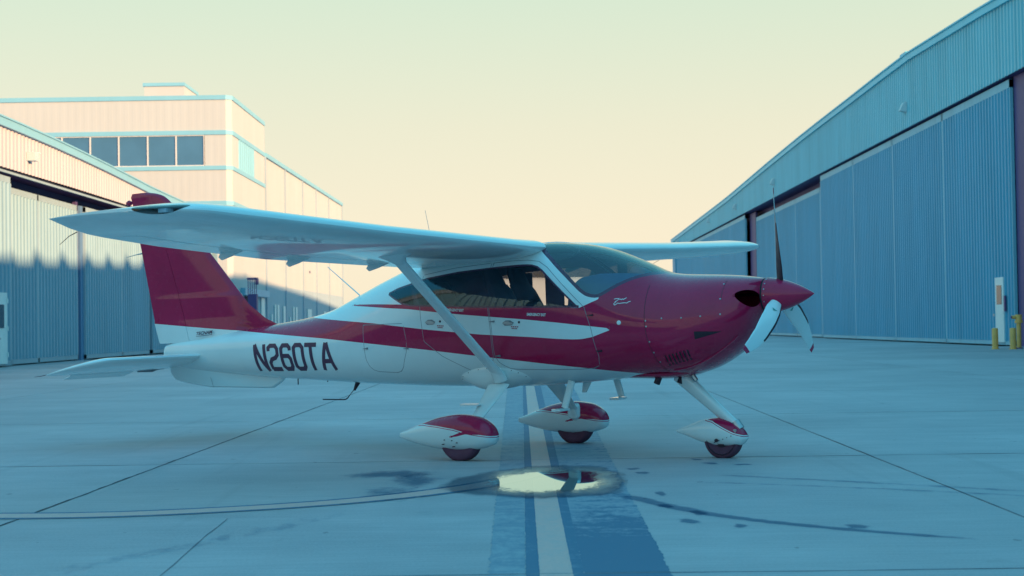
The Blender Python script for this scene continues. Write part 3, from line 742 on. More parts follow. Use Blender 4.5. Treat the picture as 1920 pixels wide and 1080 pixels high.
# ---- livery and opening outlines in side view (x, z)
WHITE_BELLY = [(-5, 1.40), (-3.46, 1.256), (-3.115, 1.228), (-2.112, 1.146), (-1.381, 1.072), (-.714, 1.002), (-.109, .929), (.341, .875), (.76, .822), (.961, .798), (1.267, .755), (1.48, .728), (1.62, .66), (1.62, .3), (-5, .3)]
WEDGE = [(-2.60, 1.40), (-2.44, 1.366), (-2.229, 1.346), (-1.381, 1.275), (-.698, 1.195), (-.082, 1.133), (.494, 1.093), (.75, 1.070), (.90, 1.062), (.984, 1.062), (1.093, 1.078), (1.306, 1.146),
         (1.045, 1.179), (.76, 1.216), (.389, 1.259), (.102, 1.287), (-.195, 1.316), (-.502, 1.347), (-.92, 1.397), (-1.155, 1.414), (-1.501, 1.441), (-1.86, 1.466),
         (-1.647, 1.468), (-1.388, 1.462), (-1.0, 1.445), (-.5, 1.425), (0, 1.40), (.5, 1.372), (.968, 1.341), (1.158, 1.414), (1.158, 2.3), (-2.7, 2.3)]
WINDOW = [(-1.235, 1.552), (-1.215, 1.570), (-1.116, 1.608), (-.738, 1.690), (-.354, 1.733), (.066, 1.757), (.297, 1.766), (.40, 1.765), (.457, 1.759), (.517, 1.742), (.575, 1.705), (.973, 1.344), (.504, 1.360), (-.072, 1.380), (-.60, 1.408), (-.90, 1.424), (-1.0, 1.441), (-1.054, 1.464), (-1.205, 1.535)]
SCREEN = [(.40, 2.3), (.42, 1.985), (.43, 1.955), (.47, 1.905), (.618, 1.795), (.817, 1.624), (.962, 1.492), (1.02, 1.452), (1.07, 1.434), (1.115, 1.427), (1.157, 1.430), (1.195, 1.447), (1.327, 1.525), (1.405, 1.564), (1.477, 1.594), (1.547, 1.612), (1.63, 1.626), (1.70, 1.632), (1.74, 2.3)]
DOOR_F = [(.022, 1.40), (.05, 1.164), (.056, .931), (.085, .87), (.129, .838), (.19, .808), (.254, .800), (.581, .790), (.902, .789), (1.04, .797), (1.104, .822), (1.13, .908), (1.086, 1.149), (1.021, 1.345), (.62, 1.725), (.52, 1.785), (.40, 1.803), (.25, 1.805), (.03, 1.795)]
DOOR_R = [(.008, 1.795), (.008, 1.40), (.036, 1.164), (.040, .931), (0, .82), (-.068, .773), (-.252, .795), (-.536, .937), (-.737, 1.084), (-.767, 1.288), (-.783, 1.43), (-.79, 1.72), (-.4, 1.77)]
BAG = [(-1.52, 1.262), (-1.508, 1.101), (-1.498, .916), (-1.475, .85), (-1.44, .815), (-1.38, .798), (-1.15, .786), (-1.09, .80), (-1.043, .842), (-.966, .986), (-.953, 1.089), (-.985, 1.235), (-1.0, 1.262)]
COWL = [(1.588, 2.3), (1.594, 1.208), (1.634, .978), (1.70, .75), (1.72, .3), (1.73, .3), (1.712, .75), (1.645, .978), (1.603, 1.208), (1.597, 2.3)]
def px(poly, d=0.0, ymin=0.0):
    return lambda P: sdpoly(P[:, 0], P[:, 2], poly)+d
SEAM = .0028
def band_f(poly, skip=None):
    def f(P):
        v = np.abs(sdpoly(P[:, 0], P[:, 2], poly))-SEAM
        return v
    return f
INL = lambda P: np.where(P[:, 0] > 2.15, ((np.abs(P[:, 1])-.243)/.103)**2+((P[:, 2]-1.368-.12*(np.abs(P[:, 1])-.243))/.074)**2-1, 1.0)

nu, nv_ = 270, 132
xu = np.concatenate([np.linspace(-4.56, 1.9, 215, endpoint=False), 1.9+.63*np.sin(np.linspace(0, math.pi/2, 56))])
th = np.linspace(0, 2*math.pi, nv_, endpoint=False)
V = []
for x in xu:
    zt, zb, zc, w_, eu, el = [float(v) for v in sec(x)]
    for t in th:
        c, s_ = math.cos(t), math.sin(t); e = eu if s_ >= 0 else el; h = zt-zc if s_ >= 0 else zc-zb
        V.append((x, w_*math.copysign(abs(c)**(2/e), c), zc+h*math.copysign(abs(s_)**(2/e), s_)))
F = [(i*nv_+j, i*nv_+(j+1) % nv_, (i+1)*nv_+(j+1) % nv_, (i+1)*nv_+j) for i in range(len(xu)-1) for j in range(nv_)]
me = bpy.data.meshes.new('tmp'); me.from_pydata(V, [], F); bm = bmesh.new(); bm.from_mesh(me)
for fn in (px(WEDGE), px(WHITE_BELLY), px(SCREEN), px(SCREEN, .030), px(WINDOW), px(WINDOW, .016)): cut(bm, fn, hull_proj)
for poly in (DOOR_F, DOOR_R, BAG):
    cut(bm, px(poly, SEAM), hull_proj); cut(bm, px(poly, -SEAM), hull_proj)
cut(bm, INL, hull_proj)
bm.faces.ensure_lookup_table()
Cc = np.array([f.calc_center_median()[:] for f in bm.faces])
sS = sdpoly(Cc[:, 0], Cc[:, 2], SCREEN); sW = sdpoly(Cc[:, 0], Cc[:, 2], WINDOW)
white = (sdpoly(Cc[:, 0], Cc[:, 2], WHITE_BELLY) < 0) | (sdpoly(Cc[:, 0], Cc[:, 2], WEDGE) < 0)
seam = np.zeros(len(Cc), bool)
for poly in (DOOR_F, DOOR_R, BAG): seam |= np.abs(sdpoly(Cc[:, 0], Cc[:, 2], poly)) < SEAM
inl = INL(Cc) < 0
cls = np.where(inl, 9, np.where(sS < 0, np.where(sS > -.030, 4, 3), np.where(sW < 0, np.where(sW > -.016, 6, 5), np.where(seam, 2, np.where(white, 0, 1)))))
def grab(faces, name, mats, mi, parent, off=0.0, flip=False):
    vm = {}; vv = []; ff = []
    for f in faces:
        idx = []
        for v in f.verts:
            if v not in vm: vm[v] = len(vv); vv.append(v.co[:])
            idx.append(vm[v])
        ff.append(idx[::-1] if flip else idx)
    A = np.array(vv); N = hull_n(A); A = A+N*off
    me = bpy.data.meshes.new(name); me.from_pydata(A.tolist(), [], ff); me.polygons.foreach_set('material_index', mi)
    o = link(name, me, parent, mats, True)
    me.normals_split_custom_set_from_vertices([tuple((-n if flip else n)) for n in N])
    return o
allf = list(bm.faces)
sel = lambda *k: [i for i in range(len(allf)) if cls[i] in k]
I = sel(0, 1, 2); fus = grab([allf[i] for i in I], 'fuselage', ['white', 'red', 'seam'], [int(cls[i]) for i in I], AC)
I = sel(3, 4); ws = grab([allf[i] for i in I], 'windscreen', ['screen_glass', 'frit'], [int(cls[i]-3) for i in I], AC)
for side in (-1, 1):
    I = [i for i in sel(5, 6) if Cc[i, 1]*side > 0]
    grab([allf[i] for i in I], 'side_window', ['side_glass', 'frit'], [int(cls[i]-5) for i in I], AC)
# cabin lining inside the shell
I = [i for i in sel(0, 1, 2) if -1.6 < Cc[i, 0] < 1.25]
grab([allf[i] for i in I], 'cabin_lining', ['lining'], [0]*len(I), fus, -.028, True)
# air intake ducts
rims = {}
for e in bm.edges:
    if len(e.link_faces) == 2 and {cls[f.index] == 9 for f in e.link_faces} == {True, False}:
        rims.setdefault(1 if e.verts[0].co.y > 0 else -1, []).append(e)
for s_, es in rims.items():
    nbr = {}
    for e in es:
        a, b = e.verts; nbr.setdefault(a, []).append(b); nbr.setdefault(b, []).append(a)
    st = next(iter(nbr)); loop = [st]; prev = None; cur = st
    while True:
        nxt = [v for v in nbr[cur] if v is not prev]
        if not nxt or nxt[0] is st: break
        prev, cur = cur, nxt[0]; loop.append(cur)
        if len(loop) > 500: break
    L = [Vector(v.co) for v in loop]; c = sum(L, Vector())/len(L); R = [L]
    for d, k in ((.012, .93), (.05, .86), (.16, .80), (.26, .7)):
        R.append([Vector((p.x*(1-min(1, d*4))+c.x*min(1, d*4)-d, c.y+(p.y-c.y)*k, c.z+(p.z-c.z)*k)) for p in L])
    mb = MB(); mb.loft(R, cap=False); mb.add([tuple(p) for p in R[-1]], [tuple(range(len(L)))], 1)
    mb.m = [0]*(2*len(L))+[1]*(len(mb.f)-2*len(L))
    mb.build('air_intake', ['red', 'black'], fus, True, 50)
    lip = MB(); lip.tube(L+[L[0]], .0055, 6); lip.build('intake_lip', 'red', fus, True)
# end caps
for x, nm in ((-4.56, 'tail_cap'), (2.53, 'nose_cap')):
    zt, zb, zc, w_, eu, el = [float(v) for v in sec(x)]
    MB().add([(x, w_*math.cos(t), zc+(zt-zc if math.sin(t) >= 0 else zc-zb)*math.sin(t)) for t in np.linspace(0, 2*math.pi, 40, endpoint=False)], [tuple(range(40))]).build(nm, 'white' if x < 0 else 'black', fus)
bm.free()

# ---- lettering laid on the hull
def wrap(verts, side=-1, off=.0022):
    A = np.array(verts, float); y = hull_y(A[:, 0], A[:, 1]); P = np.stack([A[:, 0], side*y, A[:, 1]], 1); N = hull_n(P)
    return (P+N*off).tolist()
def stroke(mb, pts, wd, n=10):
    """flat mitred polyline stroke laid on the hull"""
    P = [Vector(p) for p in pts]; closed = (P[0]-P[-1]).length < 1e-6; L_ = []
    if closed: P = P[:-1]
    m = len(P); nrm = lambda a, b: Vector((-(b-a).y, (b-a).x)).normalized()
    for i in range(m):
        n0 = nrm(P[i-1], P[i]) if (closed or i > 0) else None; n1 = nrm(P[i], P[(i+1) % m]) if (closed or i < m-1) else None
        n0 = n0 or n1; n1 = n1 or n0; q = (n0+n1); q = q.normalized(); L_.append(q*(wd/2)/max(.55, q.dot(n0)))
    rng_ = range(m if closed else m-1)
    for i in rng_:
        j = (i+1) % m; v = []
        for k in range(n+1):
            t = k/n; c = P[i].lerp(P[j], t); o = L_[i].lerp(L_[j], t); v += [tuple(c-o), tuple(c+o)]
        mb.add(wrap(v), [(2*k, 2*k+1, 2*k+3, 2*k+2) for k in range(n)])
cs_ = MB()
for side_ in (-1, 1):
    P_ = [(1.592, 1.52), (1.594, 1.40), (1.596, 1.30), (1.600, 1.208), (1.615, 1.09), (1.637, .978), (1.668, .85), (1.70, .74)]
    for (a_, b_) in zip(P_[:-1], P_[1:]):
        v_ = []
        for k_ in range(7):
            x_, z_ = a_[0]+(b_[0]-a_[0])*k_/6, a_[1]+(b_[1]-a_[1])*k_/6; v_ += [(x_-.0022, z_), (x_+.0022, z_)]
        cs_.add(wrap(v_, side_, .0014), [(2*k_, 2*k_+1, 2*k_+3, 2*k_+2) for k_ in range(6)])
    for x_ in (2.272,):
        v_ = []
        for k_ in range(15):
            z_ = 1.53-.17*k_/14; v_ += [(x_-.0018, z_), (x_+.0018, z_)]
        cs_.add(wrap(v_, side_, .0014), [(2*k_, 2*k_+1, 2*k_+3, 2*k_+2) for k_ in range(14)])
cs_.build('cowl_seam', 'black', fus, fix=False)
reg = MB(); z0, z1 = .822, 1.100; wd = .044; H = z1-z0
def letter(mb, strokes, x, w_, slant=-.02):
    for pts in strokes: stroke(mb, [(x+a*w_+slant*(b-.5)+.012, z0+b*H) for a, b in pts], wd)
c_ = .22
LET = {'N': [[(0, 0), (0, 1)], [(0, 1), (1, 0)], [(1, 0), (1, 1)]],
 '2': [[(-.02, .74), (-.02, .86), (c_, .94), (.78, .94), (1, .82), (1, .60), (.72, .49), (.25, .43), (.02, .30), (.02, .06)], [(-.08, .065), (1.1, .065)]],
 '6': [[(1, .75), (1, .85), (.78, .94), (.22, .94), (0, .82), (0, .18), (.22, .065), (.78, .065), (1, .18), (1, .44), (.78, .55), (.05, .55)]],
 '0': [[(0, .16), (0, .84), (.22, .94), (.78, .94), (1, .84), (1, .16), (.78, .065), (.22, .065), (0, .16)]],
 'T': [[(-.12, .935), (1.12, .935)], [(.5, 0), (.5, .95)]],
 'A': [[(-.05, 0), (.46, 1)], [(.54, 1), (1.05, 0)], [(.14, .33), (.86, .33)]]}
for ch_, x_, w_ in zip('N260TA', (-3.065, -2.86, -2.675, -2.49, -2.315, -2.105), (.140, .125, .125, .125, .135, .145)): letter(reg, LET[ch_], x_, w_)
reg.build('registration_lettering', 'letter', fus, fix=False)
def text_mesh(body, size, shear=0.0, bold=0.0):
    cu = bpy.data.curves.new('text', 'FONT'); cu.body = body; cu.size = size; cu.shear = shear; cu.offset = bold; cu.resolution_u = 2
    o = bpy.data.objects.new('text', cu); COL.objects.link(o); dg = bpy.context.evaluated_depsgraph_get(); dg.update()
    me = bpy.data.meshes.new_from_object(o.evaluated_get(dg)); bpy.data.objects.remove(o); bpy.data.curves.remove(cu)
    v = [tuple(p.co) for p in me.vertices]; f = [tuple(p.vertices) for p in me.polygons]; bpy.data.meshes.remove(me); return v, f
def hull_text(name, body, x, z, size, mat, ang=0.0, shear=0.0, bold=0.0, width=None):
    v, f = text_mesh(body, size, shear, bold); sx_ = 1.0
    if width: sx_ = width/max(p[0] for p in v)
    P = [(x+p[0]*sx_*math.cos(ang)-p[1]*math.sin(ang), z+p[0]*sx_*math.sin(ang)+p[1]*math.cos(ang)) for p in v]
    MB().add(wrap(P, off=.003), f).build(name, mat, fus, fix=False)
hull_text('exit_lettering', 'EMERGENCY EXIT', -.455, 1.364, .034, 'decal_white', -.06, .1, .0012, .20)
hull_text('exit_lettering', 'EMERGENCY EXIT', .435, 1.292, .034, 'decal_white', -.06, .1, .0012, .20)
dl = MB()
for x_, z_ in ((.262, 1.196), (-.572, 1.229)):
    for k_, (w_, d_) in enumerate(((.085, 0), (.062, .016))):
        for q_ in range(4): stroke(dl, [(x_+d_/2+w_*q_/4, z_-d_-.005*q_/4), (x_+d_/2+w_*(q_+.72)/4, z_-d_-.005*(q_+.7)/4)], .0095, 1)
dl.build('door_notice', 'decal_red', fus, fix=False)
# white flowing script in two lines behind the cowling seam
sc2 = MB()
for pts in ([(0, .062), (.03, .066), (.065, .066), (.05, .05), (.02, .036), (.015, .028)], [(.07, .053), (.085, .060), (.095, .053), (.108, .061), (.12, .054), (.135, .062), (.158, .070)],
            [(.03, .036), (.0, .015), (.015, .003), (.035, .012), (.055, .022), (.075, .016), (.10, .020), (.15, .022)], [(.15, .022), (.17, .018), (.19, .030), (.215, .034)]):
    stroke(sc2, [(1.305+a*.72, 1.352+b*.9) for a, b in pts], .0060, 2)
sc2.build('script_lettering', 'decal_white', fus, fix=False)

# ---- screws, vents, handles
def disc_on(mb, x, z, r, h=.003, n=8, side=-1):
    y = side*float(hull_y(x, z)); N = Vector(hull_n([(x, y, z)])[0]); c = Vector((x, y, z)); a = N.orthogonal().normalized(); b = N.cross(a)
    mb.loft([[c+N*d+a*math.cos(2*math.pi*j/n)*r*k+b*math.sin(2*math.pi*j/n)*r*k for j in range(n)] for d, k in ((-.002, 1), (h, 1), (h*1.6, .55))])
sc = MB()
for x, z in [(1.612, 1.205), (1.618, 1.155), (1.640, 1.02), (1.66, .925), (1.685, .84), (1.760, 1.222), (1.939, 1.220), (2.106, 1.228), (2.270, 1.240), (2.262, 1.500), (2.265, 1.372)]: disc_on(sc, x, z, .0075)
sc.build('cowl_screws', 'steel', fus)
for o_ in (COL.objects['cowl_screws'],): o_['kind'] = 'stuff'
d_ = MB(); disc_on(d_, 1.36, 1.198, .02, .004, 14); d_.build('fuel_vent', 'decal_white', fus)
mb = MB(); v_ = []
for k_ in range(13):
    u_ = k_/12; x_ = 2.045+.215*u_; zt2 = 1.100-.008*u_; zb2 = 1.030+.058*u_
    v_ += [(x_, zt2+(zb2-zt2)*q_/4) for q_ in range(5)]
mb.add(wrap(v_, off=.0012), [(k_*5+q_, k_*5+q_+1, k_*5+q_+6, k_*5+q_+5) for k_ in range(12) for q_ in range(4)]); mb.build('naca_vent', 'black', fus, fix=False)
for i in range(7):
    x = 1.735+i*.034; zt_ = .905+i*.0075; mb = MB(); n = 7; rr = []
    for k_ in range(n+1):
        z = zt_-.105*k_/n; P0 = np.array(wrap([(x, z), (x+.007, z), (x+.015, z)], off=.0005)); Nn = hull_n(P0); bulge = math.sin(math.pi*min(1, max(0, (k_+.3)/(n+.6))))*.015
        rr.append([P0[0].tolist(), (P0[1]+Nn[1]*bulge).tolist(), P0[2].tolist()])
    mb.loft(rr, cap=False, closed=False); mb.build('louvre', 'red', fus, True, fix=False)
    MB().add(wrap([(x+.016, zt_-.008), (x+.029, zt_-.008), (x+.029, zt_-.05), (x+.029, zt_-.10), (x+.016, zt_-.10), (x+.016, zt_-.05)], off=.0016), [(0, 1, 2, 5), (5, 2, 3, 4)]).build('louvre_slot', 'black', fus, fix=False)
def handle(x, z):
    mb = MB(); P0 = np.array(wrap([(x-.05, z), (x-.02, z+.016), (x+.02, z+.016), (x+.06, z-.002), (x+.06, z-.012), (x, z-.014)], off=.001)); N = hull_n(P0)
    mb.loft([P0.tolist(), (P0+N*.012).tolist()]); o = mb.build('door_handle', 'steel', fus, True)
    dk = MB(); dk.add(wrap([(x-.055, z+.004), (x-.02, z+.026), (x+.03, z+.026), (x+.07, z+.003), (x+.045, z-.020), (x-.03, z-.022)], off=.0012), [tuple(range(6))]); dk.build('handle_recess', 'seam', o, fix=False)
    lk = MB(); disc_on(lk, x+.125, z+.006, .011, .004, 10); lk.build('door_lock', 'black', o)
handle(.225, 1.228); handle(-.66, 1.262)
for x, z in [(.055, 1.248), (1.08, 1.272), (1.145, .953), (.09, .93), (-.965, 1.02), (-1.485, 1.03)]:
    mb = MB(); P0 = np.array(wrap([(x-.035, z), (x+.03, z+.010), (x+.03, z-.008)], off=.001)); N = hull_n(P0); mb.loft([P0.tolist(), (P0+N*.010).tolist()]); mb.build('hinge', 'seam' if z < .9 or x < 1 else 'black', fus)

# ---- cabin interior
dsh = MB(); R = []
def dash_top(x, y, zt_):
    zs = np.linspace(1.1, 2.0, 181); ok = hull_y(np.full(181, x), zs) > abs(y)+.02
    zh = zs[(zs < sec(x)[0]) & ok]; return min(zt_, (zh.max() if len(zh) else 1.2)-.04)
for x, zt_, w_ in ((.80, 1.46, .47), (.815, 1.60, .47), (.86, 1.635, .47), (1.0, 1.655, .46), (1.2, 1.65, .43), (1.4, 1.62, .38), (1.58, 1.58, .30)):
    ys = np.linspace(-w_, w_, 25); R.append([(x, y, dash_top(x, y, zt_-.10*(abs(y)/w_)**4)) for y in ys]+[(x, w_, 1.05), (x, -w_, 1.05)])
dsh.loft(R).build('dashboard', 'dash', fus, True, 60)
for x0_, x1_, z1_ in ((-.275, -.12, 1.72), (.03, .235, 1.72), (.30, .62, 1.46)): MB().box((x0_, .482, 1.30), (x1_, .494, z1_)).build('pillar_blocker', 'lining', fus)  # rear door post, then added panels blocking sky seen through the far windows
MB().box((-1.25, .42, 1.30), (-.47, .43, 1.70)).build('rear_window_blocker', 'lining', fus)  # added dark panel, keeps bright sky out of the far rear window
for sx_ in (-1, 1):
    for x0 in ((.10 if sx_ < 0 else .05), -.78):
        seat = MB(); yc = sx_*(.27 if x0 > -.2 else .22); dzs = 0 if x0 > -.2 else -.10; ws_ = 1.0 if x0 > -.2 else .85
        def rr(z, x, w_, t_): return [(x+t_*math.cos(a)*abs(math.cos(a))**-.4 if abs(math.cos(a)) > 1e-3 else x, yc+w_*ws_*math.sin(a), z+dzs*(z > 1.2)) for a in np.linspace(0, 2*math.pi, 16, endpoint=False)]
        seat.loft([rr(.95, x0+.03, .20, .06), rr(1.1, x0, .225, .07), rr(1.40, x0-.075, .21, .07), rr(1.54, x0-.145, .19, .065), rr(1.60, x0-.18, .165, .06)])
        so = seat.build('seat_back', 'leather', fus, True)
        cu = MB(); cu.loft([rr(.88, x0+.25, .17, .24), rr(.95, x0+.25, .19, .25), rr(.98, x0+.25, .17, .22)]); cu.build('seat_cushion', 'leather', so, True)
        hd = MB(); hd.loft([rr(1.595, x0-.18, .15, .055), rr(1.62, x0-.19, .15, .055), rr(1.73, x0-.23, .12, .055), rr(1.765, x0-.24, .09, .04)]); hd.build('headrest', 'leather', so, True)
        st_ = MB(); [st_.tube([(x0-.165, yc+d, 1.54+dzs), (x0-.19, yc+d, 1.62+dzs)], .006, 6) for d in (-.05, .05)]; st_.build('headrest_stem', 'steel', so)
# compass on the screen
MB().loft([[(1.13+k*.045*math.cos(a), .0+k*.05*math.sin(a), z) for a in np.linspace(0, 2*math.pi, 14, endpoint=False)] for z, k in ((1.64, .7), (1.66, 1), (1.735, 1), (1.748, .7))]).build('compass', 'black', fus)

# ---- wings
NC = 22
cs = (1-np.cos(np.linspace(0, math.pi, NC)))/2
def thick(s): return 5*(.2969*np.sqrt(s)-.1260*s-.3516*s**2+.2843*s**3-.1015*s**4)
YT_ = interp([(0, 1.915), (.6, 1.920), (2.7, 1.978), (4.9, 2.058), (5.2, 2.07)])
ZTE = interp([(0, 1.785), (1.1, 1.805), (2.7, 1.840), (3.93, 1.915), (4.7, 1.985), (5.2, 2.068)])
def le_x(y): 
    a = abs(y)
    return .517 if a < 4.85 else .517-.42*(1-math.sqrt(max(0, 1-((a-4.85)/.355)**2)))
def te_x(y): return float(np.interp(abs(y), [0, 2.8, 4.5, 4.9, 5.2], [-.873, -.873, -.87, -.81, -.70]))
def wing_ring(y, s0, s1, side):
    a = abs(y); le = np.array((le_x(y), YT_(a))); te = np.array((te_x(y), ZTE(a))); ch_ = le[0]-te[0]
    k = float(np.clip((a-4.55)/.65, 0, 1)); lowk = math.sqrt(max(0, 1-k**2.2)); upk = 1-.72*k**2.5
    tt = .140*(1-.10*a/5)
    s = s0+(s1-s0)*cs
    zl = le[1]+(te[1]-le[1])*s; camb = .022*ch_*4*s*(1-s)*(1-k*.6)
    t_ = tt*thick(s)*min(ch_, 1.39)
    X = le[0]-ch_*s
    up_ = zl+camb+t_*upk; lo = zl+camb-t_*lowk 
    pts = [(X[i], side*a, up_[i]) for i in range(NC-1, -1, -1)]+[(X[i], side*a, lo[i]) for i in range(0 if s0 > 0 else 1, NC)]
    return pts
def wing_piece(mb, ys, s0, s1, side): mb.loft([wing_ring(y, s0, s1, side) for y in ys])
for side in (-1, 1):
    mb = MB()
    wing_piece(mb, np.linspace(.33, .62, 5), 0, 1, side)
    wing_piece(mb, np.linspace(.62, 2.78, 26), 0, .742, side)
    wing_piece(mb, np.linspace(2.78, 4.50, 22), 0, .762, side)
    wing_piece(mb, np.concatenate([np.linspace(4.50, 4.9, 9), 4.9+.298*np.sin(np.linspace(.12, math.pi/2, 16))]), 0, 1, side)
    me = bpy.data.meshes.new('t'); me.from_pydata(mb.v, [], mb.f); bw = bmesh.new(); bw.from_mesh(me)
    bmesh.ops.remove_doubles(bw, verts=bw.verts, dist=1e-4)
    dead = [f for f in bw.faces if max(v.co.y for v in f.verts)-min(v.co.y for v in f.verts) < 1e-5 and any(abs(abs(f.verts[0].co.y)-q) < 1e-4 for q in (.62, 2.78, 4.50)) and min(v.co.x for v in f.verts) > -.48 and len(f.verts) > 4]
    bmesh.ops.recalc_face_normals(bw, faces=bw.faces)
    # landing light window in the leading edge of the tip
    def lens(P):
        a = np.abs(P[:, 1]); zc = np.array([YT_(q) for q in a])+.004
        return np.where(a > 4.86, ((P[:, 0]-.262)/.175)**4+((P[:, 2]-zc+.03*((P[:, 0]-.262)/.175)**2*-.6)/.030)**2-1, 1.0)
    for f in list(bw.faces):
        pass
    tri = [f for f in bw.faces if all(abs(v.co.y) > 4.6 for v in f.verts) and len(f.verts) == 4]
    bmesh.ops.subdivide_edges(bw, edges=list({e for f in tri for e in f.edges if f.calc_center_median().x > -.1}), cuts=3, use_grid_fill=True)
    cut(bw, lens)
    bw.faces.ensure_lookup_table(); Cw = np.array([f.calc_center_median()[:] for f in bw.faces]); isl = lens(Cw) < 0
    def sub(ids, name, mats, parent, sm=35):
        vm = {}; vv = []; ff = []
        for i in ids:
            r = []
            for v in bw.faces[i].verts:
                if v not in vm: vm[v] = len(vv); vv.append(v.co[:])
                r.append(vm[v])
            ff.append(r)
        m_ = bpy.data.meshes.new(name); m_.from_pydata(vv, [], ff); return link(name, m_, parent, mats, True, sm)
    wing = sub([i for i in range(len(Cw)) if not isl[i]], 'wing', ['white'], AC)
    sub([i for i in range(len(Cw)) if isl[i]], 'landing_light', ['lens'], wing)
    bw.free()
    lm = MB(); y0 = side*4.93; zc = YT_(4.95)
    lm.box((.085, min(side*4.70, side*4.90), zc-.040), (.43, max(side*4.70, side*4.90), zc+.036), 0)
    lm.build('lamp_housing', 'black', wing)
    rf = MB(); rf.box((.225, min(side*5.02, side*5.085), zc-.006), (.30, max(side*5.02, side*5.085), zc+.020)); rf.build('lamp_reflector', 'decal_white', wing)
    nl = MB(); nl.loft([[(.05+.05*c, side*(5.185+.012*s2), YT_(5.2)+.008+.012*math.sin(t)) for t in np.linspace(0, 2*math.pi, 8, endpoint=False)] for c, s2 in ((-1, 0), (-.5, 1), (.5, 1), (1, 0))]); nl.build('position_light', 'lens', wing, True)
    fl = MB(); wing_piece(fl, np.linspace(.63, 2.772, 24), .752, 1, side); fl.build('flap', 'white', wing, True, 35)
    al = MB(); wing_piece(al, np.linspace(2.788, 4.492, 20), .772, 1, side); al.build('aileron', 'white', wing, True, 35)
    # flap and aileron brackets under the wing
    for y in (1.30, 2.45, 3.3):
        zz = ZTE(y); b = MB()
        R = [[(x, side*y+d, z) for x, z in ((-.56, zz+.05), (-.54, zz+.015), (-.70, zz-.035), (-.80, zz-.060), (-.83, zz-.035), (-.78, zz+.03))] for d in (-.010, .010)]
        b.loft(R).build('flap_bracket', 'white', wing)
    # static wick at the tip, tie-down ring
    MB().tube([(-.74, side*4.90, ZTE(4.9)-.03), (-.82, side*4.90, ZTE(4.9)-.055), (-.93, side*4.89, ZTE(4.9)-.11)], [.004, .003, .002], 5).build('static_wick', 'black', wing)
    # inspection covers
    for y, x in ((1.1, .05), (2.9, .10), (3.8, -.1)):
        pass
    # strut and its fairings
    def strut_ring(p, d, chord, th_, ax=Vector((1, 0, 0))):
        d = Vector(d).normalized(); a = (ax-d*ax.dot(d)).normalized(); b = d.cross(a); P = []
        for t in np.linspace(0, 2*math.pi, 18, endpoint=False):
            u = math.cos(t); q = math.sin(t)*(1+.35*u); P.append(Vector(p)+a*u*chord/2+b*q*th_/2)
        return P
    p0 = Vector((-.10, side*1.93, 1.865)); p1 = Vector((.078, side*.51, .735)); d = p1-p0
    stt = MB(); stt.loft([strut_ring(p0+d*t, d, .128 if t < .95 else .125, .045) for t in np.linspace(0, 1, 12)]); stt.build('wing_strut', 'white', AC, True, 60)
    fa = MB(); q0 = p0+Vector((0, side*.06, .03)); fa.loft([strut_ring(p0+d*.075, d, .135, .055), strut_ring(p0+d*.045, d, .20, .085), strut_ring(p0+d*.018+Vector((.01, side*.02, .005)), Vector((0, 0, -1)), .40, .16), strut_ring(q0+Vector((.02, side*.02, .005)), Vector((0, 0, -1)), .44, .17)])
    fa.build('strut_fairing', 'white', wing, True, 60)
    bt = MB(); disc = [(.0, 0)]; 
    bt.tube([p0+d*.028+Vector((-.055, side*-.045, -.01)), p0+d*.028+Vector((-.055, side*-.055, -.014))], .014, 8); bt.build('fairing_bolt', 'black', wing)

# ---- strut foot / gear root bulges
def lerp_ring(c, ry, rz, x, n=20): return [(x, c[0]+ry*math.cos(t), c[1]+rz*math.sin(t)) for t in np.linspace(0, 2*math.pi, n, endpoint=False)]
for side in (-1, 1):
    mb = MB(); na, nr = 48, 16; V3 = []; Lp = []
    for k in range(nr+1):
        rho = k/nr
        for j in range(na):
            a = 2*math.pi*j/na; ca, sa = math.cos(a), math.sin(a)
            x = -.015+(.36 if ca > 0 else .42)*rho*ca; tt = rad(54)-rad(20)*rho*sa
            zt_, zb_, zc_, w_, eu_, el_ = [float(q) for q in sec(x)]
            P = (x, side*w_*math.cos(tt)**(2/el_), zc_-(zc_-zb_)*math.sin(tt)**(2/el_)); Lp.append(P)
            V3.append(.005*(rho < .999)+.085*(1-rho**2.2)**1.35*(1-.25*ca))
    Lp = np.array(Lp); Nn = hull_n(Lp); PP = Lp+Nn*np.array(V3)[:, None]-Nn*np.where(np.array(V3) < 1e-6, .004, 0)[:, None]
    mb.add(PP.tolist(), [(k*na+j, k*na+(j+1) % na, (k+1)*na+(j+1) % na, (k+1)*na+j) for k in range(1, nr) for j in range(na)]+[tuple(na+j for j in range(na))])
    mb.build('gear_root_fairing', 'white', fus, True, 70)
    bl = MB()
    for a in np.linspace(.25, math.pi-.1, 9):
        q = int(round(a/(2*math.pi)*na)) % na; c = Vector(PP[15*na+q]); n3 = Vector(Nn[15*na+q]); bl.tube([c-n3*.003, c+n3*.003], .0042, 6)
    o_ = bl.build('fairing_screws', 'black', fus); o_['kind'] = 'stuff'
    cup = MB(); cup.tube([(.080, side*.50, .70), (.070, side*.545, .775), (.066, side*.565, .800)], [.075, .066, .060], 18, flat=.6); cup.build('strut_socket', 'white', fus, True, 60)

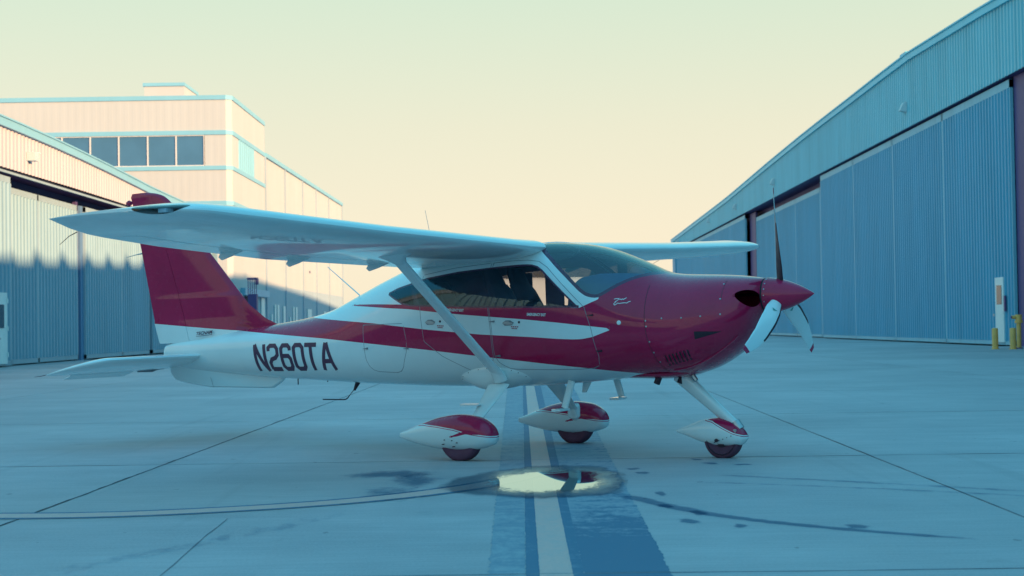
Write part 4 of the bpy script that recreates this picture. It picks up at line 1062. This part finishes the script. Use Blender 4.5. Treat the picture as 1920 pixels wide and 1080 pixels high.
# ---- main gear, fairings, wheels
def superring(x, zt, zb, hw, n=28, e=2.3, y0=0):
    zc, h = (zt+zb)/2, (zt-zb)/2; P = []
    for t in np.linspace(0, 2*math.pi, n, endpoint=False):
        c, s_ = math.cos(t), math.sin(t)
        P.append((x, y0+hw*math.copysign(abs(c)**(2/e), c), zc+h*math.copysign(abs(s_)**(2/e), s_)))
    return P
def pant(prof, x0, y0, dz, name_parent, redpoly, prong, e=2.25):
    xs_ = [p[0] for p in prof]; X = np.concatenate([np.linspace(xs_[0], xs_[-2], 90, endpoint=False), xs_[-2]+(xs_[-1]-xs_[-2])*np.sin(np.linspace(0, math.pi/2, 22))])
    A = np.array(prof, float); T = pchip(A[:, 0], A[:, 1], X); B = pchip(A[:, 0], A[:, 2], X); Wd = pchip(A[:, 0], A[:, 3], X)
    mb = MB(); mb.loft([superring(x, t, b, w_, 64, e) for x, t, b, w_ in zip(X, T, B, Wd)])
    me = bpy.data.meshes.new('t'); me.from_pydata(mb.v, [], mb.f); b = bmesh.new(); b.from_mesh(me); bmesh.ops.recalc_face_normals(b, faces=b.faces)
    for off_, pl in ((0, redpoly), (-.0085, redpoly), (-.0145, redpoly), (0, prong)):
        cut(b, (lambda P, pl=pl, off_=off_: sdpoly(P[:, 0], P[:, 2], pl)+off_), tri=True)
    b.faces.ensure_lookup_table(); C = np.array([f.calc_center_median()[:] for f in b.faces])
    r = sdpoly(C[:, 0], C[:, 2], redpoly); isred = (r < 0) | (sdpoly(C[:, 0], C[:, 2], prong) < 0); line = np.abs(r-.0115) < .003
    for f, q, l in zip(b.faces, isred, line): f.material_index = 1 if (q or l) else 0; f.smooth = True
    m2 = bpy.data.meshes.new('wheel_fairing'); b.to_mesh(m2); b.free()
    o = link('wheel_fairing', m2, name_parent, ['white', 'red'], True, 55); o.location = (x0, y0, dz); return o
MAIN = [(-.668, .242, .198, .010), (-.60, .262, .178, .030), (-.42, .325, .133, .075), (-.20, .388, .098, .115), (0, .411, .088, .132), (.18, .392, .098, .132), (.30, .335, .125, .112), (.352, .275, .150, .075), (.372, .200, .190, .006)]
REDM = [(-.43, .50), (-.43, .322), (-.36, .326), (-.19, .313), (0, .288), (.10, .262), (.36, .222), (.45, .20), (.6, .5)]
PRONG = [(.135, .268), (.07, .258), (-.06, .213), (.03, .221), (.12, .241), (.26, .237), (.30, .240)]
NOSE = [(-.43, .238, .222, .008), (-.32, .275, .185, .035), (-.15, .332, .125, .080), (-.02, .350, .100, .100), (.10, .325, .098, .105), (.20, .262, .110, .085), (.245, .205, .150, .045), (.262, .18, .17, .006)]
REDN = [(-.12, .5), (-.12, .338), (-.05, .326), (.05, .275), (.16, .222), (.24, .198), (.3, .20), (.3, .5)]
PRN = [(.10, .232), (.04, .232), (-.03, .224), (.05, .226), (.16, .205)]
def wheel(x, y, parent, r=.203, wd=.145):
    zg = ground_z(x, y)+.001; cz = zg+r-.012
    tb = MB(); prof = [(-.40, .40), (-.46, .58), (-.52, .72), (-.50, .84), (-.42, .93), (-.26, .985), (0, 1.0), (.26, .985), (.42, .93), (.50, .84), (.52, .72), (.46, .58), (.40, .40)]
    R = []
    for q, k in prof:
        R.append([(x+r*k*math.cos(t), y+q*wd, max(cz+r*k*math.sin(t), zg)) for t in np.linspace(0, 2*math.pi, 48, endpoint=False)])
    t_ = tb.loft(R, cap=False).build('tyre', 'rubber', parent, True, 50)
    hb = MB(); hb.loft([[(x+q*math.cos(t), y+yy, cz+q*math.sin(t)) for t in np.linspace(0, 2*math.pi, 28, endpoint=False)] for q, yy in ((.01, -.062), (.05, -.065), (.055, -.05), (.115, -.04), (.135, -.072), (.135, .072), (.115, .04), (.05, .065), (.01, .062))], cap=True)
    hb.build('wheel_hub', 'black', t_, True, 40); return t_
MAINY = {-1: -1.085, 1: 1.05}
for side in (-1, 1):
    y = MAINY[side]; dz = ground_z(0, y)+.002+ (.0 if side < 0 else .012)
    pf = pant(MAIN, 0.0, y, dz, AC, REDM, PRONG)
    wheel(0.0, y, AC)
    pp = MB(); 
    for x, z in ((-.12, .15), (-.10, .19), (-.02, .185), (.03, .165), (-.01, .13)):
        pp.tube([(x, side*.10, z), (x, side*.136, z)], .0045, 6)
    o_ = pp.build('fairing_screws', 'black', pf); o_['kind'] = 'stuff'
    # flat tapered spring leg
    lg = MB(); R = []
    P0 = Vector((.055, side*.50, .66)); P1 = Vector((.055, side*(abs(y)-.10), dz+.30))
    for t in np.linspace(0, 1, 14):
        p = P0.lerp(P1, t); chd = .232*(1-t)+.10*t
        R.append(strut_ring(p, P1-P0, chd, .032))
    lg.loft(R).build('main_gear_leg', 'white', AC, True, 60)
    bp = MB(); bp.loft([strut_ring(P1+Vector((0, side*-.03, .07)), Vector((0, side*.5, -1)), .12, .10), strut_ring(P1+Vector((0, side*-.01, -.02)), Vector((0, side*.5, -1)), .16, .13), strut_ring(P1+Vector((0, side*.02, -.06)), Vector((0, side*.5, -1)), .10, .10)])
    if side > 0: bp.build('axle_cover', 'white', pf); COL.objects['axle_cover'].parent = AC
    stp = MB(); xs0 = .585 if side < 0 else 1.01
# boarding steps
def step(px_, py_, zt_, dx, parent=AC, dep=.235):
    m_ = MB(); m_.loft([strut_ring((px_, py_, zt_), (dx*.3, 0, -1), .075, .028), strut_ring((px_+dx*.085, py_, zt_-dep), (dx*.3, 0, -1), .068, .026)]).build('boarding_step', 'white', parent, True, 50)
    f_ = MB(); a, b = sorted((px_+dx*.085+.035*(1 if dx < 0 else -1), px_+dx*.085-.0)); 
    f_.box((px_+dx*.085-.05, py_-.16, zt_-dep-.024), (px_+dx*.085+.045, py_+.02, zt_-dep-.003)); f_.build('step_plate', 'white', COL.objects[[o.name for o in COL.objects if o.name.startswith('boarding_step')][-1]])
step(.72, -.30, .68, -1, dep=.25); step(.84, .36, .67, .6, dep=.175)
MB().loft([strut_ring((.67, .1, .66), (0, 0, -1), .10, .02), strut_ring((.63, .1, .55), (0, 0, -1), .05, .015)]).build('blade_antenna', 'white', fus)
# rear step tread behind the left leg
MB().box((-.17, -.83, .485), (.02, -.76, .50)).build('foot_tread', 'white', AC)

# ---- nose gear
nd = ground_z(2.07, 0)+.006
npf = pant(NOSE, 2.05, 0, nd, AC, REDN, [(9, 9), (9.1, 9), (9, 9.1)]); wheel(2.075, 0, AC, .176, .12)
ng = MB(); a, b = Vector((1.66, 0, .715)), Vector((2.20, 0, nd+.275)); dv = b-a
ng.loft([strut_ring(a+dv*t, dv, .150-.055*t, .095-.02*t, Vector((1, 0, 1))) for t in np.linspace(0, 1, 8)]); ng.build('nose_gear_leg', 'white', AC, True, 60)
fk = MB(); fk.tube([b-dv*.02+Vector((0, 0, .03)), b+Vector((.035, 0, -.03))], .045, 14); fk.tube([b+Vector((.02, -.09, -.035)), b+Vector((.02, .09, -.035))], .016, 10); fk.build('gear_fork', 'steel', npf); COL.objects['gear_fork'].parent = AC
pp = MB(); pp.tube([(.0, -.10, .155), (.0, -.112, .155)], .016, 12)
for i in range(6): pp.tube([(-.06+i*.04, -.09, .125+i*.014), (-.06+i*.04, -.108, .125+i*.014)], .004, 6)
pp.build('axle_hole', 'black', npf)

# ---- cowl underside: exhaust pipes, lower scoop lip, cowl flap
for x, y in ((1.52, -.13), (1.70, -.02)):
    MB().tube([(x+.03, y, .74), (x, y, .68), (x-.02, y, .635)], .030, 12).build('exhaust_pipe', 'black', fus, True)
sc3 = MB(); R = []
for x, k in zip(np.linspace(1.05, 2.05, 14), np.sin(np.linspace(.05, math.pi-.05, 14))**.7):
    zb = float(sec(x)[1]); R.append([(x, .26*k*math.cos(t), zb+.03-.055*k*abs(math.sin(t))) for t in np.linspace(0, math.pi, 15)])
sc3.loft(R, closed=True).build('cowl_outlet', 'red', fus, True, 50)
MB().tube([(1.83, -.06, .70), (1.86, -.06, .655)], .022, 8).build('steering_link', 'steel', fus)
# chin crease of the lower cowl
cz = MB(); pts = []
for x in np.linspace(1.76, 2.36, 22):
    zb = float(sec(x)[1]); z = zb+.055+.04*(x-1.76); y = -float(hull_y(x, z)); n_ = hull_n([(x, y, z)])[0]; pts.append(Vector((x, y, z))+Vector(n_)*.001)
cz.tube(pts, .009, 6).build('cowl_crease', 'red', fus, True)

# ---- spinner and propeller
sp_ = MB(); XS = 2.548; LS = .425; R = []
for t in np.linspace(0, 1, 26):
    u = t; r_ = .157*(1-u**1.75)**.92 if u < 1 else .0008
    R.append([(XS+LS*u, max(r_, .0008)*math.cos(a), 1.390+max(r_, .0008)*math.sin(a)) for a in np.linspace(0, 2*math.pi, 56, endpoint=False)])
spin = sp_.loft(R).build('spinner', 'red', AC, True, 50)
bp = MB(); bp.loft([[(x, .150*math.cos(a), 1.39+.150*math.sin(a)) for a in np.linspace(0, 2*math.pi, 40, endpoint=False)] for x in (2.528, 2.550)]); bp.build('back_plate', 'black', spin)
scw = MB()
for a in np.linspace(0, 2*math.pi, 18, endpoint=False): scw.tube([(XS+.02, .150*math.cos(a), 1.39+.150*math.sin(a)), (XS+.02, .161*math.cos(a), 1.39+.161*math.sin(a))], .006, 6)
o_ = scw.build('spinner_screws', 'steel', spin); o_['kind'] = 'stuff'
HUB = Vector((2.665, 0, 1.39))
def blade(ang):
    r_h = Vector((0, math.cos(ang), math.sin(ang))); tdir = Vector((0, -math.sin(ang), math.cos(ang))); ax = Vector((1, 0, 0))
    n = 34; m_ = 14; rows = []; rs = np.linspace(.10, .935, n)
    for r_ in rs:
        u = (r_-.10)/.835
        wdt = float(np.interp(u, [0, .06, .16, .35, .55, .75, .9, 1.0], [.085, .115, .150, .160, .150, .125, .092, .060]))
        beta = rad(float(np.interp(u, [0, .2, .5, .8, 1], [42, 37, 27, 20, 17])))
        sweep = float(np.interp(u, [0, .3, .6, .8, 1], [0, .012, .006, -.02, -.060]))
        thk = float(np.interp(u, [0, .1, .3, 1], [.060, .040, .022, .006]))
        c = HUB+r_h*r_; lead = tdir*math.cos(beta)+ax*math.sin(beta); nrm = ax*math.cos(beta)-tdir*math.sin(beta)
        P = []
        for j in range(m_):
            s = (1-math.cos(math.pi*j/(m_-1)))/2; P.append(c+lead*(sweep+wdt*(.5-s))+nrm*thk*math.sqrt(max(0, s*(1-s)))*1.1)
        for j in range(m_-2, 0, -1):
            s = (1-math.cos(math.pi*j/(m_-1)))/2; P.append(c+lead*(sweep+wdt*(.5-s))-nrm*thk*math.sqrt(max(0, s*(1-s)))*.5)
        rows.append(P)
    mb = MB(); k = len(rows[0]); mb.loft(rows); mi = []
    for i in range(n-1):
        r_ = (rs[i]+rs[i+1])/2
        for j in range(k):
            front = j < m_-1; le = (j < 3 or j >= k-2) and .13 < r_ < .62
            if r_ > .872: c_ = 1
            elif r_ > .845: c_ = 0
            elif r_ > .826: c_ = 2
            elif le: c_ = 2
            elif front: c_ = 0
            else: c_ = 2
            mi.append(c_)
    mi += [0, 1]; mb.m = mi
    o = mb.build('propeller_blade', ['white', 'red', 'black'], AC, True, 60)
    # green maker mark on the front face
    r0 = .245; beta = rad(36); lead = tdir*math.cos(beta)+ax*math.sin(beta); nrm = ax*math.cos(beta)-tdir*math.sin(beta)
    c = HUB+r_h*r0+lead*.010+nrm*.0215
    MB().add([c+lead*.026-r_h*.012, c-lead*.030+r_h*-.006, c-lead*.012+r_h*.020], [(0, 1, 2)]).build('maker_mark', 'decal_green', o, fix=False)
    return o
for a in (95.5, 213.0, 331.0): blade(rad(a))

# ---- fin, rudder, ventral fin
FIN_LE = interp([(1.10, -3.00), (1.30, -2.96), (1.335, -3.03), (1.372, -3.125), (1.44, -3.22), (1.528, -3.347), (1.62, -3.435), (1.76, -3.562), (2.056, -3.83), (2.40, -4.147), (2.672, -4.397), (2.735, -4.465), (2.785, -4.54), (2.815, -4.63), (2.836, -4.76)])
FIN_TE = interp([(1.10, -4.62), (1.15, -4.665), (1.364, -4.73), (1.40, -4.728), (2.19, -4.895), (2.60, -4.985), (2.70, -5.005), (2.80, -5.035), (2.836, -5.01)])
HNG = interp([(1.10, -4.14), (1.153, -4.153), (2.017, -4.435), (2.836, -4.70)])
FTH = interp([(1.10, .20), (1.30, .155), (1.40, .125), (1.7, .115), (2.8, .072), (2.836, .03)])
ZS = np.concatenate([np.linspace(1.14, 1.66, 27), np.linspace(1.70, 2.60, 20), np.linspace(2.63, 2.836, 12)])
def fin_ring(z, part):
    le, te = FIN_LE(z), FIN_TE(z); hg = min(max(HNG(z), te+.02), le-.02); ch_ = le-te; tk = FTH(z)
    sh = (le-hg)/ch_; s = (1-np.cos(np.linspace(0, math.pi, 26)))/2
    # thickness carried by the rear part of the chord so the dorsal fillet stays slim
    base = min(ch_, 1.32)
    def T(u):
        d = u*ch_; q = np.clip((d-(ch_-base))/base, 0, 1)
        slim = np.clip(d/max(ch_-base, 1e-6), 0, 1) if ch_ > base+1e-3 else 1
        return tk*thick(np.clip(q, 0, 1))*1.0+np.where(d < ch_-base, .012*np.sqrt(np.clip(slim, 0, 1)), .012*np.sqrt(np.clip(1-q, 0, 1)) if ch_ > base else 0)
    if part == 0: s = s*(sh-.002)
    else: s = sh+.002+(1-sh-.002)*s
    t_ = T(s); x = le-ch_*s
    return [(x[i], t_[i], z) for i in range(len(s)-1, -1, -1)]+[(x[i], -t_[i], z) for i in range(0, len(s))]
LIV = [(-5.3, 1.412), (-4.674, 1.360), (-3.455, 1.254), (-2.8, 1.197), (-2.8, .8), (-5.3, .8)]
def fin_part(part, name):
    mb = MB(); zs = [z for z in ZS if z > (1.13 if part == 0 else 1.139)]
    mb.loft([fin_ring(z, part) for z in zs])
    me = bpy.data.meshes.new('t'); me.from_pydata(mb.v, [], mb.f); b = bmesh.new(); b.from_mesh(me); bmesh.ops.remove_doubles(b, verts=b.verts, dist=2e-5); bmesh.ops.recalc_face_normals(b, faces=b.faces)
    cut(b, lambda P: sdpoly(P[:, 0], P[:, 2], LIV)); b.faces.ensure_lookup_table()
    for f in b.faces:
        c = f.calc_center_median(); f.material_index = 0 if sdpoly(np.array([c.x]), np.array([c.z]), LIV)[0] < 0 else 1
    m2 = bpy.data.meshes.new(name); b.to_mesh(m2); b.free(); return link(name, m2, AC, ['white', 'red'], True, 40)
fin = fin_part(0, 'fin'); rud = fin_part(1, 'rudder')
MB().box((-4.50, -.012, 1.115), (-4.16, .012, 1.142)).build('rudder_gap_shadow', 'seam', rud)
MB().loft([[(x, r_*math.cos(t), 2.735+r_*math.sin(t)) for t in np.linspace(0, 2*math.pi, 10, endpoint=False)] for x, r_ in ((-5.03, .02), (-5.06, .035), (-5.09, .025), (-5.10, .004))]).build('tail_light', 'red', rud, True)
MB().tube([(-4.86, -.03, 2.155), (-4.94, -.03, 2.148), (-5.10, -.03, 2.125)], [.009, .005, .003], 6).build('static_wick', 'steel', rud)
MB().box((-4.70, -.016, 1.385), (-4.655, .016, 1.412)).build('rudder_hinge', 'red', rud)
v_, f_ = text_mesh('TECNAM', .062, .12, .002); kx = .235/max(p[0] for p in v_)
MB().add([(-4.018+p[0]*kx+p[1]*.15, -.118, 1.219+p[1]*.80+.065*p[0]*kx) for p in v_], f_).build('maker_lettering', 'letter', fin, fix=False)
MB().add([(-4.016, -.118, 1.204), (-3.785, -.118, 1.219), (-3.784, -.118, 1.224), (-4.015, -.118, 1.209)], [(0, 1, 2, 3)]).build('maker_underline', 'letter', fin, fix=False)
vf = MB(); R = []
VP = [(-4.47, .87, .05), (-4.46, .80, .06), (-4.40, .735, .06), (-4.25, .700, .055), (-3.90, .650, .05), (-3.05, .634, .04), (-2.93, .70, .035), (-2.88, .75, .03)]
R = []
for x, zb, hw in VP:
    zt_ = max(float(sec(x)[1])+.08, zb+.01); R.append([(x, -hw*1.25, zt_), (x, -hw, (zt_+zb)/2), (x, -hw*.8, zb+.012), (x, -hw*.4, zb), (x, hw*.4, zb), (x, hw*.8, zb+.012), (x, hw, (zt_+zb)/2), (x, hw*1.25, zt_)])
vfo = vf.loft(R).build('ventral_fin', 'white', AC, True, 35)
MB().add([(-3.88, -.0585, .76), (-3.876, -.0585, .76), (-3.842, -.052, .648), (-3.847, -.052, .648)], [(0, 1, 2, 3)]).build('ventral_seam', 'seam', vfo, fix=False)

# ---- tailplane (all moving, resting trailing edge down) with trim tab
def stab_ring(y, side, s0, s1, n=18):
    a = abs(y); k = np.clip((a-1.44)/.27, 0, 1); lex = -3.935-.62*(1-math.sqrt(max(0, 1-k**2)))*.98; tex = -4.70+.09*k*k
    z0 = 1.000; s = s0+(s1-s0)*(1-np.cos(np.linspace(0, math.pi, n)))/2
    X = -3.935-(.765)*s if k == 0 else lex+(tex-lex)*s
    zc = z0-.150*((-3.935-X)/.765)
    t_ = .125*thick(s)*max(.08, (lex-tex))*(1-.35*k)
    return [(X[i], side*a, zc[i]+t_[i]) for i in range(n-1, -1, -1)]+[(X[i], side*a, zc[i]-t_[i]) for i in range(0 if s0 > 0 else 1, n)]
for side in (-1, 1):
    mb = MB(); mb.loft([stab_ring(y, side, 0, 1) for y in np.concatenate([np.linspace(.02, 1.40, 14), 1.44+.269*np.sin(np.linspace(0, math.pi/2, 18))])])
    sb2 = mb.build('tailplane', 'white', AC, True, 40)
    tb = MB(); tb.loft([[(x, side*y, z) for x, z in ((-4.66, .862), (-4.66, .848), (-4.80, .800), (-4.80, .804))] for y in (.42, 1.30)]); tb.build('trim_tab', 'white', sb2)
    tc_ = MB(); tc_.tube([(-4.50, side*.12, .875), (-4.60, side*.20, .858), (-4.68, side*.34, .845)], [.018, .026, .008], 8); tc_.build('tab_linkage', 'seam', sb2, True)
    MB().box((-4.16, min(side*.10, side*.150), .935), (-4.06, max(side*.10, side*.150), .960)).build('pivot_gap', 'red', sb2)
    MB().tube([(-4.60, side*1.69, .872), (-4.68, side*1.70, .858), (-4.78, side*1.70, .850)], [.004, .003, .002], 5).build('static_wick', 'black', sb2)

# ---- antennas and wires
MB().tube([(-1.936, 0, .69), (-1.99, 0, .60)], [.028, .012], 10).build('antenna_foot', 'black', fus, True)
MB().tube([(-1.97, 0, .63), (-2.08, 0, .520), (-2.10, 0, .508), (-2.13, 0, .504), (-2.40, 0, .508)], .0065, 6).build('whip_antenna', 'black', fus, True)
MB().tube([(-1.86, 0, 1.552), (-2.285, 0, 1.881)], [.0065, .004], 6).build('rod_antenna', 'white', fus, True)
MB().tube([(-.95, .02, 1.95), (-1.012, .02, 2.17), (-1.055, .02, 2.385)], [.004, .0025, .002], 5).build('whip_antenna', 'steel', fus, True)
for x, h in ((-2.72, .035), (-2.33, .012)): MB().tube([(x, 0, .73), (x, 0, .70-h)], .006, 6).build('drain_mast', 'black', fus)
